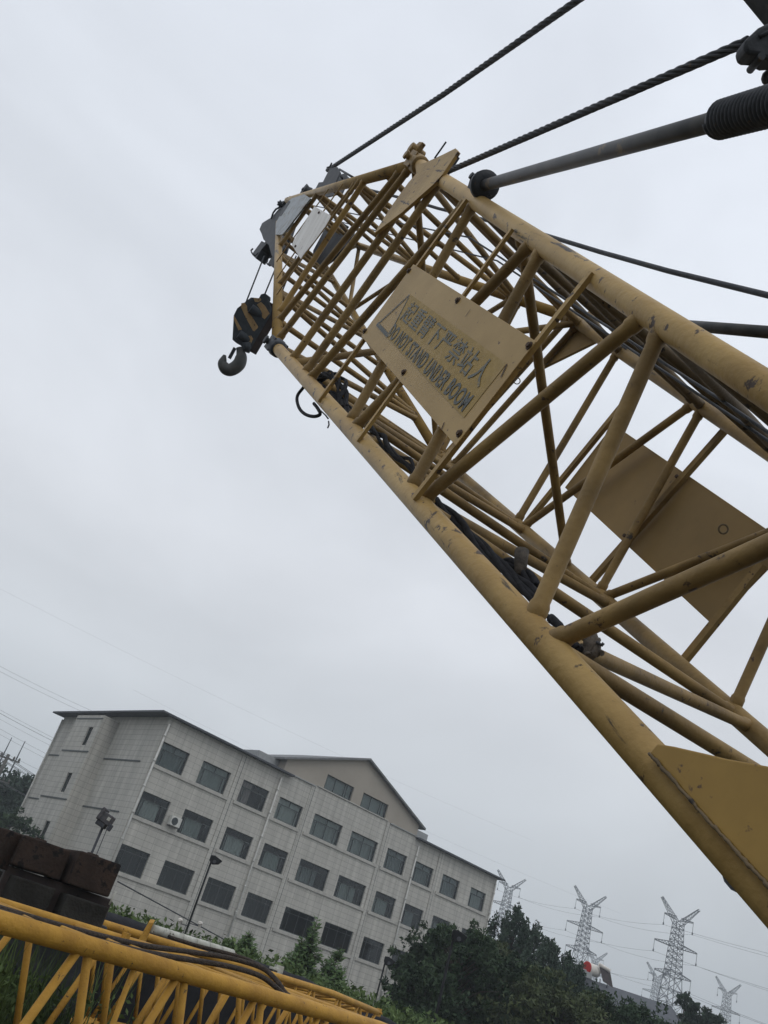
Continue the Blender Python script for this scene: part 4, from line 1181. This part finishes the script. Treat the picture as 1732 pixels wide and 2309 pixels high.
# ------------------------------------------------------------------ vegetation
def leaves(mb, c, rad, n, size, rng, up=0.0, flat=1.0):
    for _ in range(n):
        while True:
            q = Vector((rng.uniform(-1, 1), rng.uniform(-1, 1), rng.uniform(-1, 1)))
            if q.length < 1: break
        p = c + Vector((q.x * rad[0], q.y * rad[1], q.z * rad[2]))
        a = Vector((rng.gauss(0, 1), rng.gauss(0, 1), rng.gauss(0, 1) + up)).normalized()
        b_ = a.orthogonal().normalized()
        b_ = (b_ * math.cos(rng.random() * 6) + a.cross(b_) * math.sin(rng.random() * 6)).normalized()
        s_ = size * rng.uniform(.6, 1.3)
        w_ = s_ * .42 * flat
        mb.add([p - a * s_, p + b_ * w_ - a * s_ * .1, p + a * s_, p - b_ * w_ + a * s_ * .1], [(0, 1, 2, 3)])
def tree(base, H, W, name, label, seed, leaf=m_leaf, nclump=90, per=70, size=.11, group=None, shape='round', cat_='tree', trunk=.12, low=.25):
    rng = random.Random(seed)
    base = V(base)
    o = thing(name, base, label, cat_, group)
    tr_ = MB()
    tr_.path([base - UPV * .05, base + UPV * H * .35 + Vector((rng.uniform(-.1, .1), rng.uniform(-.1, .1), 0)), base + UPV * H * .75, base + UPV * H * .93], [trunk, trunk * .75, trunk * .35, trunk * .1], 9)
    cr = MB()
    for k in range(nclump):
        t = rng.uniform(low, 1.0)
        if shape == 'round': rr = W * math.sqrt(max(.02, 1 - ((t - .55) / .5) ** 2)) if t > .55 else W * (.65 + .35 * (t - low) / (.55 - low))
        elif shape == 'cone': rr = W * (1.05 - t) ** .8 * 1.2
        else: rr = W * math.sin(math.pi * min(1, (t - low) / (1 - low) * .85 + .15)) ** .8
        ang = rng.random() * 2 * math.pi
        r_ = rr * math.sqrt(rng.uniform(.15, 1.0))
        c = base + Vector((math.cos(ang) * r_, math.sin(ang) * r_, t * H))
        if rng.random() < .5:
            sp_ = base + UPV * max(.15, t - .22) * H
            tr_.path([sp_, sp_.lerp(c, .6) + UPV * .1 * rr, c], [trunk * .28, trunk * .16, trunk * .04], 5, True)
        if shape == 'poplar':
            leaves(cr, c, (W * .075, W * .075, H * .085), per, size * .8, rng, up=.8)
        else:
            for _q in range(3):
                cs = W * rng.uniform(.06, .17)
                cc_ = c + Vector((rng.gauss(0, 1), rng.gauss(0, 1), rng.gauss(0, .8))) * W * .12
                leaves(cr, cc_, (cs, cs, cs * .8), int(per * .55), size * .8, rng)
    tr_.build('trunk', m_bark, o)
    cr.build('crown', leaf, o)
    return o
def feather(base, H, W, label, seed, leaf, nst=60, size=.05, lean=1.0, group=None):
    rng = random.Random(seed); base = V(base)
    o = thing('bush', base, label, 'bush', group)
    st_, lf = MB(), MB()
    for k in range(nst):
        a = rng.random() * 6.28; sp = rng.uniform(0, 1) ** .8 * W * lean
        h = H * rng.uniform(.55, 1.0) * (1 - .35 * sp / (W + .01))
        P = [base + Vector((math.cos(a), math.sin(a), 0)) * sp * t ** 1.5 + UPV * h * (t - .12 * t * t * (sp / W)) for t in (0, .3, .6, .85, 1.0)]
        st_.path(P, [.012, .010, .007, .004, .002], 4, False)
        for t in np.linspace(.22, 1.0, 26):
            i = min(3, int(t * 4)); p = P[i].lerp(P[i + 1], min(1, max(0, (t - (0, .3, .6, .85)[i]) / .3)))
            for _ in range(3):
                q = p + Vector((rng.gauss(0, 1), rng.gauss(0, 1), rng.gauss(0, .6))) * .055 * (1.3 - t)
                d_ = Vector((rng.gauss(0, 1), rng.gauss(0, 1), rng.gauss(.9, .6))).normalized()
                w_ = d_.orthogonal().normalized() * size * .17
                s_ = size * rng.uniform(.7, 1.4)
                lf.add([q, q + d_ * s_ * .5 + w_, q + d_ * s_, q + d_ * s_ * .5 - w_], [(0, 1, 2, 3)])
    st_.build('stems', m_bark, o); lf.build('leaves', leaf, o)
    return o
def Fb(px, py, d, W, label, seed, **k):
    t_ = V(at_h(px, py, d)); return feather(Vector((t_.x, t_.y, GZ)), (t_.z - GZ), W, label, seed, m_leaf3, **k)
def at_g(px, d):                      # ground point below a pixel column at the horizon
    yh = 1154.5 + (1045 + (px - CX) * .3142) / .9494
    p = V(at_h(px, yh, d)); p.z = GZ
    return p
def top_h(px, py, d): return V(at_h(px, py, d)).z - GZ
RG = 'dark trees at the right end of the office building'
def T(px, py, d, W, label, seed, **k):
    t_ = V(at_h(px, py, d)); base = Vector((t_.x, t_.y, GZ))
    return tree(base, t_.z - GZ, W, k.pop('name', 'tree'), label, seed, **k)
T(1044, 2114, 38, 2.3, 'dark broadleaf tree nearest the facade, covering its lower right windows', 11, nclump=170, per=80, size=.12, group=RG)
T(968, 2186, 37, 1.5, 'lower dark tree at the left edge of the tree group', 12, nclump=110, per=70, size=.11, group=RG)
T(1100, 2134, 42, 2.3, 'dark bushy tree below the corner of the office building', 13, leaf=m_leaf4, nclump=140, per=80, size=.12, group=RG)
T(1164, 2062, 52, 2.6, 'tallest tree of the group, with upright poplar-like twigs against the sky', 14, leaf=m_leaf2, nclump=150, per=50, size=.15, group=RG, shape='poplar', trunk=.16)
T(1206, 2098, 52, 2.6, 'upright leafy tree just right of the tallest one', 15, leaf=m_leaf2, nclump=150, per=50, size=.15, group=RG, shape='poplar')
T(1245, 2140, 50, 2.5, 'upright tree halfway down the slope of the treetops', 16, leaf=m_leaf2, nclump=150, per=50, size=.14, group=RG, shape='poplar')
T(1285, 2166, 50, 2.4, 'small upright tree ending the skyline beside the low roof', 17, leaf=m_leaf2, nclump=120, per=50, size=.14, group=RG, shape='poplar')
T(1180, 2192, 40, 2.6, 'broad dark tree in front of the upright ones', 18, nclump=150, per=80, size=.12, group=RG)
T(1270, 2235, 38, 2.6, 'dark bush-like tree in front of the low house', 19, leaf=m_leaf4, nclump=150, per=80, size=.12, group=RG)
T(1370, 2268, 40, 2.4, 'low dark tree under the water tank', 20, nclump=120, per=80, size=.12, group=RG)
T(1460, 2296, 44, 2.4, 'last low dark tree at the bottom edge, below the big pylon', 21, nclump=100, per=70, size=.12, group=RG)
for k, (px, py) in enumerate(((1545, 2246), (1560, 2262), (1582, 2268), (1602, 2282), (1622, 2296))):
    T(px, py, 62, 1.3, ('small pointed tree right of the low roof, first from the roof', 'small pointed tree right of the low roof, second from the roof', 'small pointed tree right of the low roof, third from the roof', 'small pointed tree right of the low roof, fourth from the roof', 'small pointed tree right of the low roof, lowest at the bottom edge')[k],
      30 + k, leaf=m_leaf2, nclump=50, per=40, size=.14, group='small pointed trees beyond the low roof', shape='cone')
# bushes before the facade
Fb(572, 2074, 26.5, 0.78, 'round bright green bush in front of the second downpipe', 40, nst=230, size=0.139)
Fb(532, 2096, 26.5, 0.50, 'smaller bush leaning against the round bright one', 41, nst=150, size=0.139)
Fb(724, 2048, 27.5, 0.69, 'tall feathery willow bush in front of the ground floor windows', 42, nst=170, size=0.164)
Fb(772, 2104, 27.5, 0.82, 'lower feathery bush at the right foot of the willow bush', 43, nst=130, size=0.164)
Fb(690, 2098, 28.0, 0.57, 'lower feathery bush at the left foot of the willow bush', 44, nst=130, size=0.164)
Fb(880, 2226, 25.5, 0.76, 'weedy shrub left of the dark trees by the wall foot', 45, nst=130, size=0.151)
Fb(955, 2262, 25.5, 1.01, 'bright shrub at the bottom edge under the dark trees', 46, nst=190, size=0.151)
# trees behind the left end
LG = 'dark trees behind the left end of the office building'
T(22, 1752, 92, 5.2, 'dark tree at the left edge of the picture, behind the office', 50, leaf=m_leaf2, nclump=140, per=70, size=.28, group=LG)
T(66, 1772, 94, 3.2, 'dark tree close to the left wall edge, slightly smaller', 51, leaf=m_leaf2, nclump=110, per=60, size=.26, group=LG)
T(-30, 1790, 90, 5.0, 'dark tree cut by the left edge of the picture', 52, leaf=m_leaf2, nclump=120, per=60, size=.28, group=LG)
T(12, 1830, 70, 3.0, 'lower dark tree below the left edge trees', 53, leaf=m_leaf, nclump=110, per=60, size=.22, group=LG)

# weeds: uncountable ground cover
rng = random.Random(9)
wd = MB()
def blade(p, h, mb, w=.016):
    a = rng.random() * 6.28; ln = rng.uniform(.05, .35) * h
    d_ = Vector((math.cos(a), math.sin(a), 0)); s_ = Vector((-d_.y, d_.x, 0)) * w
    m1 = p + UPV * h * .6 + d_ * ln * .35; t_ = p + UPV * h + d_ * ln
    mb.add([p - s_, p + s_, m1 + s_ * .8, m1 - s_ * .8, t_], [(0, 1, 2, 3), (3, 2, 4)])
def weed_line(pts, n, hs_, mb, sp=.8):
    for _ in range(n):
        k = rng.uniform(0, len(pts) - 1.001); i = int(k); t = k - i
        px = pts[i][0] * (1 - t) + pts[i + 1][0] * t; py = pts[i][1] * (1 - t) + pts[i + 1][1] * t; d = pts[i][2] * (1 - t) + pts[i + 1][2] * t
        t_ = V(at_h(px, py, d + rng.uniform(-sp, sp)))
        h = (t_.z - GZ) * rng.uniform(.55, 1.03)
        b_ = Vector((t_.x, t_.y, GZ))
        blade(b_, h, mb)
        for _k in range(5):
            q = b_ + UPV * h * rng.uniform(.45, 1.0)
            leaves(mb, q, (.14, .14, .10), 1, .085, rng)
weed_line([(240, 2034, 25), (300, 2046, 25), (370, 2076, 25), (440, 2100, 25), (520, 2120, 25), (600, 2150, 25), (660, 2172, 25), (760, 2205, 25), (830, 2232, 25), (900, 2262, 25), (980, 2292, 25), (1040, 2318, 25)], 4200, None, wd, 1.2)
weed_line([(240, 2050, 22.5), (370, 2090, 22.5), (520, 2134, 22.5), (660, 2188, 22.5), (830, 2258, 22.5), (940, 2300, 22.5)], 2200, None, wd, 1.0)
tag(wd.build('weeds', m_weed), 'tall bright green weeds along the foot of the office building', 'weeds', kind='stuff')
gd = MB()
for _ in range(11000):
    px = rng.uniform(-80, 800)
    d = rng.uniform(3.2, 9.3)
    g_ = at_g(px, d); g_.x += rng.uniform(-.3, .3); g_.y += rng.uniform(-.3, .3)
    inj = (g_ - Jn0).dot(jp)                     # beyond the rear chords the weeds stand tall, near and inside they are trampled
    h = rng.uniform(.7, 1.5) if inj > 1.8 else rng.uniform(.15, .45)
    blade(g_, h, gd, .008)
    leaves(gd, g_ + UPV * h * .7, (.08, .08, .15), 3, .035, rng)
tag(gd.build('undergrowth', m_weed), 'dark undergrowth seen through the yellow jibs', 'undergrowth', kind='stuff')

# ------------------------------------------------------------------ low house with rooftop tank
hd = 70
ra, rb = V(at_h(1296, 2190, hd)), V(at_h(1545, 2268, hd + 3))
rb.z = ra.z
he = (rb - ra).normalized(); hq = Vector((-he.y, he.x, 0))
if hq.dot(Vector((ra.x, ra.y, 0))) < 0: hq = -hq
hL = (rb - ra).length
hs_ = thing('low_house', (ra.x, ra.y, GZ), 'low house with a dark flat-pitched roof behind the dark trees', 'house')
mid = (ra + rb) / 2
MB().box(Vector((mid.x, mid.y, (ra.z - .9 + GZ) / 2)) + hq * 4.2, hL - .6, 7.6, ra.z - .9 - GZ, (he, hq, UPV)).build('wall', m_brick, hs_)
rfp = [ra - UPV * 1.3 - hq * .4, ra + hq * 2.2, ra + hq * 6, ra - UPV * 1.3 + hq * 8.6]
MB().prism(rfp, he * hL).build('roof', m_roof, hs_)
for q in (.2, .45, .7):
    c = ra + he * hL * q + hq * .30; c.z = ra.z - 3.0
    MB().box(c, 1.4, .06, 1.3, (he, hq, UPV)).build('window', m_frame, hs_)
# water tank with red end, on a stand, and a solar panel
tkc = V(at_h(1364, 2188, hd)) + hq * 2.5
tk = thing('water_tank', (tkc.x, tkc.y, ra.z), 'white rooftop water tank with a bright red round end', 'water tank')
te = (he - fwd_h * 0.6).normalized()
te = (rgt * .8 + fwd_h * .6).normalized()
MB().path([tkc - te * .55, tkc - te * .5, tkc + te * .5, tkc + te * .58], [.36, .40, .40, .30], 22).build('barrel', m_tank, tk)
MB().path([tkc - te * .64, tkc - te * .60, tkc - te * .56], [.35, .42, .43], 22).build('red_end', m_red, tk)
mb = MB()
for sx in (-.5, .5):
    for sy in (-.4, .4):
        mb.tube(tkc + te * sx + te.cross(UPV) * sy - UPV * .4, tkc + te * sx + te.cross(UPV) * sy * 1.1 - UPV * (tkc.z - ra.z + .05), .035, seg=6)
mb.build('stand', m_galv, tk)
sc_ = V(at_h(1396, 2202, hd)) + hq * 2.5
so_ = thing('solar_collector', (sc_.x, sc_.y, ra.z), 'tilted dark solar collector on the roof beside the white tank', 'solar collector')
mb = MB(); ps = [sc_ - rgt * .6 + UPV * .6, sc_ + rgt * .25 + UPV * .38, sc_ + rgt * .62 - UPV * .62, sc_ - rgt * .15 - UPV * .40]
mb.prism(ps, fwd_h * .08 + rgt * .02).build('collector_panel', m_panel, so_)
MB().tube(ps[0], ps[1], .13, seg=12).build('header_tank', m_tank, so_)
MB().tube(ps[1] - fwd_h * 0 + fwd_h * .1, ps[1] + fwd_h * .4 - UPV * 1.4, .03, seg=6).build('leg', m_galv, so_)
c = V(at_h(1310, 2188, hd)) + hq * 1.5
tag(MB().box(c, 1.6, .8, .5, (he, hq, UPV)).box(c + he * .9 - UPV * .05, .7, .8, .4, (he, hq, UPV)).build('roof_boxes', m_coping, None, .03), 'pale boxes on the roof between the treetops and the tank', 'roof box')

# ------------------------------------------------------------------ pylons
arm_dir = None
def pylon_parts(root):
    # local metres, z up from V-junction level 0 down; x along the arms
    def lat(mb, z0, w0, z1, w1, nb, r):
        for i in range(nb):
            ta, tb = i / nb, (i + 1) / nb
            za, zb = z0 + (z1 - z0) * ta, z0 + (z1 - z0) * tb
            wa, wb_ = w0 + (w1 - w0) * ta, w0 + (w1 - w0) * tb
            ca = [(sx * wa / 2, sy * wa / 2, za) for sx, sy in ((-1, -1), (1, -1), (1, 1), (-1, 1))]
            cb = [(sx * wb_ / 2, sy * wb_ / 2, zb) for sx, sy in ((-1, -1), (1, -1), (1, 1), (-1, 1))]
            for k in range(4):
                mb.tube(ca[k], cb[k], r * 1.5, seg=4, caps=False)
                mb.tube(ca[k], cb[(k + 1) % 4], r, seg=4, caps=False)
                mb.tube(ca[(k + 1) % 4], cb[k], r, seg=4, caps=False)
                mb.tube(cb[k], cb[(k + 1) % 4], r, seg=4, caps=False)
    body = MB()
    lat(body, 0, 2.4, -15, 3.8, 9, .075)
    lat(body, -15, 3.8, -46, 9.0, 9, .085)
    body.build('tower_body', m_galv, root)
    def truss(p, q, w0, w1, nb, r, name):
        mb = MB(); p, q = Vector(p), Vector(q); e = (q - p).normalized(); a = Vector((0, 1, 0)); c = e.cross(a).normalized()
        for i in range(nb):
            ta, tb = i / nb, (i + 1) / nb
            wa, wb_ = w0 + (w1 - w0) * ta, w0 + (w1 - w0) * tb
            A = [p + (q - p) * ta + a * sx * wa / 2 + c * sy * wa / 2 for sx, sy in ((-1, -1), (1, -1), (1, 1), (-1, 1))]
            B = [p + (q - p) * tb + a * sx * wb_ / 2 + c * sy * wb_ / 2 for sx, sy in ((-1, -1), (1, -1), (1, 1), (-1, 1))]
            for k in range(4):
                mb.tube(A[k], B[k], r * 1.3, seg=4, caps=False)
                mb.tube(A[k], B[(k + 1) % 4], r, seg=4, caps=False)
        return mb.build(name, m_galv, root)
    for s_ in (-1, 1):
        truss((s_ * .6, 0, -.3), (s_ * 6.4, 0, 5.6), 1.5, .5, 7, .065, 'horn')
        truss((s_ * 1.0, 0, 1.2), (s_ * 4.9, 0, 1.4), .9, .25, 4, .06, 'crossarm')
        truss((s_ * 1.2, 0, -6.3), (s_ * 7.1, 0, -6.6), 1.3, .25, 6, .065, 'crossarm')
        truss((s_ * 1.6, 0, -14.1), (s_ * 6.0, 0, -14.4), 1.4, .25, 5, .065, 'crossarm')
        for x, z in ((4.9, 1.3), (7.1, -6.7), (6.0, -14.5)):
            mb = MB().tube((s_ * x, 0, z), (s_ * x, 0, z - 3.2), .07, seg=5).tube((s_ * x, 0, z - 2.6), (s_ * x, 0, z - 3.3), .2, seg=6)
            mb.build('insulator', m_galv, root)
pyl = [(1530, 2081, 300, 'largest lattice pylon, rising behind the pointed trees'), (1326, 2046, 350, 'lattice pylon standing left of the rooftop tank'),
       (1148, 2004, 392, 'lattice pylon partly hidden by the corner of the office'), (1482, 2206, 500, 'small hazy pylon just left of the largest one'),
       (1640, 2242, 470, 'hazy pylon at the bottom right of the picture'), (1342, 2166, 540, 'small hazy pylon showing behind the base of another')]
proto = bpy.data.objects.new('pylon', None); scene.collection.objects.link(proto); ROOT[proto.name] = Vector()
pylon_parts(proto)
pys = []
for k, (px, py, d, lb) in enumerate(pyl):
    o = proto if k == 0 else copy_tree(proto)
    o.location = V(at_h(px, py, d))
    ang = math.atan2(-.691, .667) + R(16)
    o.rotation_euler = (0, 0, ang)
    o.scale = (1, 1, 1)
    tag(o, lb, 'pylon', 'high voltage pylons')
    pys.append(o)
# conductors
def wire(a, b_, sag, r, label, grp='high voltage conductors', ext=(0, 1)):
    a, b_ = V(a), V(b_)
    pts = []
    for k in range(33):
        t = ext[0] + (ext[1] - ext[0]) * k / 32
        p = a.lerp(b_, t) if 0 <= t <= 1 else a + (b_ - a) * t
        p.z -= sag * 4 * t * (1 - t)
        pts.append(p)
    return tag(MB().path(pts, r, 5, False).build('conductor_wire', m_wire), label, 'power line', grp)
def att(o, x, z):
    ca, sa = math.cos(o.rotation_euler.z), math.sin(o.rotation_euler.z)
    return o.location + Vector((x * ca, x * sa, z))
nm = {(4.9, 1): 'upper', (7.1, -1): 'middle', (6.0, 0): 'lower'}
lv = ((4.9, -1.9, 'top arm'), (7.1, -9.9, 'wide arm'), (6.0, -17.7, 'lowest arm'))
for x, z, nmz in lv:
    for s_, sn_ in ((-1, 'left'), (1, 'right')):
        a, b_, c = att(pys[2], s_ * x, z), att(pys[1], s_ * x, z), att(pys[0], s_ * x, z)
        wire(a, b_, 1.2, .035, 'conductor between the two left pylons, %s end of the %s' % (sn_, nmz))
        wire(b_, c, 1.2, .035, 'conductor between the two right pylons, %s end of the %s' % (sn_, nmz))
        wire(c, c + (c - b_) * 3.2, 3.0, .035, 'conductor right of the largest pylon, %s end of the %s' % (sn_, nmz))
ends = []
for k, (y0, y1) in enumerate(((1474, 1682), (1486, 1694), (1566, 1790), (1574, 1798), (1606, 1838), (1622, 1846), (1668, 1868), (1690, 1884), (1712, 1898), (1590, 1812))):
    a, b_ = at_h(-260, y0 - 120, 210 + 4 * k), at_h(420, y1 + 6, 240 + 4 * k)
    wire(a, b_, 2.0, .028 if k not in (3,) else .05, 'thin power line crossing the sky left of the office, %s from the top' % ('highest', 'second', 'third', 'darkest, fourth', 'sixth', 'seventh', 'eighth', 'ninth', 'lowest', 'fifth')[k], 'power lines left of the office')
for k, (p, q) in enumerate((((-150, 1250), (1200, 1895)), ((300, 1555), (1400, 2060)))):
    wire(at_h(*p, 260), at_h(*q, 330), 2.0, .014, ('very faint line passing over the left roof', 'very faint line passing over the gable and right roof')[k], 'faint lines over the roofs')

# utility pole at the left edge
up0 = V(at_h(20, 1701, 84))
upo = thing('utility_pole', (up0.x, up0.y, GZ), 'concrete utility pole with two crossarms at the left edge', 'utility pole')
MB().path([(up0.x, up0.y, GZ), up0], [.22, .14], 10).build('pole', m_pole, upo)
ae = (rgt * .93 + fwd_h * .3).normalized()
for dz_, w_ in ((-.35, 1.5), (-2.2, 1.5)):
    c = up0 + UPV * dz_
    MB().box(c, w_ * 2 * .75, .12, .12, (ae, ae.cross(UPV), UPV)).tube(c - ae * 1.0, c - ae * 1.0 - UPV * .0 + ae * 2.0 - UPV * .02, .04).build('crossarm', m_pole, upo)
    for q in (-1.0, -.55, .55, 1.0):
        MB().path([c + ae * q, c + ae * q + UPV * .16, c + ae * q + UPV * .34], [.05, .11, .06], 8).build('insulator', m_pole, upo)
for dz_ in (0.0, -1.85):
    for q, nmq in ((-1.0, 'outer left'), (-.55, 'inner left'), (.55, 'inner right'), (1.0, 'outer right')):
        c = up0 + UPV * (dz_) + ae * q
        e_ = (V(at_h(200, 1850, 110)) - V(at_h(20, 1745, 84)))
        wire(c - e_ * .6, c + e_, .5, .022, 'wire on the utility pole, %s insulator of the %s crossarm' % (nmq, 'upper' if dz_ == 0 else 'lower'), 'wires on the utility pole')
for (x, y), lb in (((57, 1671), 'dark thin mast standing beside the utility pole'), ((27, 1663), 'faint thin mast at the far left of the sky')):
    t_ = V(at_h(x, y, 130))
    tag(MB().path([(t_.x, t_.y, GZ), (t_.x, t_.y, t_.z - 5), t_], [.16, .12, .05], 6).build('thin_mast', m_galv), lb, 'mast', 'thin masts beside the utility pole')

# far treeline closing the horizon behind everything
rng = random.Random(21)
hl_ = MB()
for az in np.linspace(R(-10), R(115), 260):
    d = rng.uniform(620, 700)
    p = Vector((math.cos(az) * d, math.sin(az) * d, GZ))
    for _ in range(10):
        leaves(hl_, p + UPV * rng.uniform(2, 13) + Vector((rng.uniform(-8, 8), rng.uniform(-8, 8), 0)), (5, 5, 3), 5, 2.2, rng)
tag(hl_.build('distant_wood', m_leaf2), 'hazy wood closing the horizon', 'wood', kind='stuff')

# ------------------------------------------------------------------ haze
hz = MB().bb(-260, 900, -120, 900, GZ - 1.0, 66)
mh = bpy.data.materials.new('haze')
mh.use_nodes = True
n, l = mh.node_tree.nodes, mh.node_tree.links
n.clear()
ho = n.new('ShaderNodeOutputMaterial'); hv = n.new('ShaderNodeVolumePrincipled')
hv.inputs['Color'].default_value = (0.86, 0.93, 1.0, 1)
hv.inputs['Density'].default_value = HAZE
hv.inputs['Anisotropy'].default_value = 0.0
l.new(hv.outputs[0], ho.inputs['Volume'])
if HAZE > 0:
    h_ = hz.build('haze', mh)
    tag(h_, 'thin pale haze filling the air', 'haze', kind='stuff')
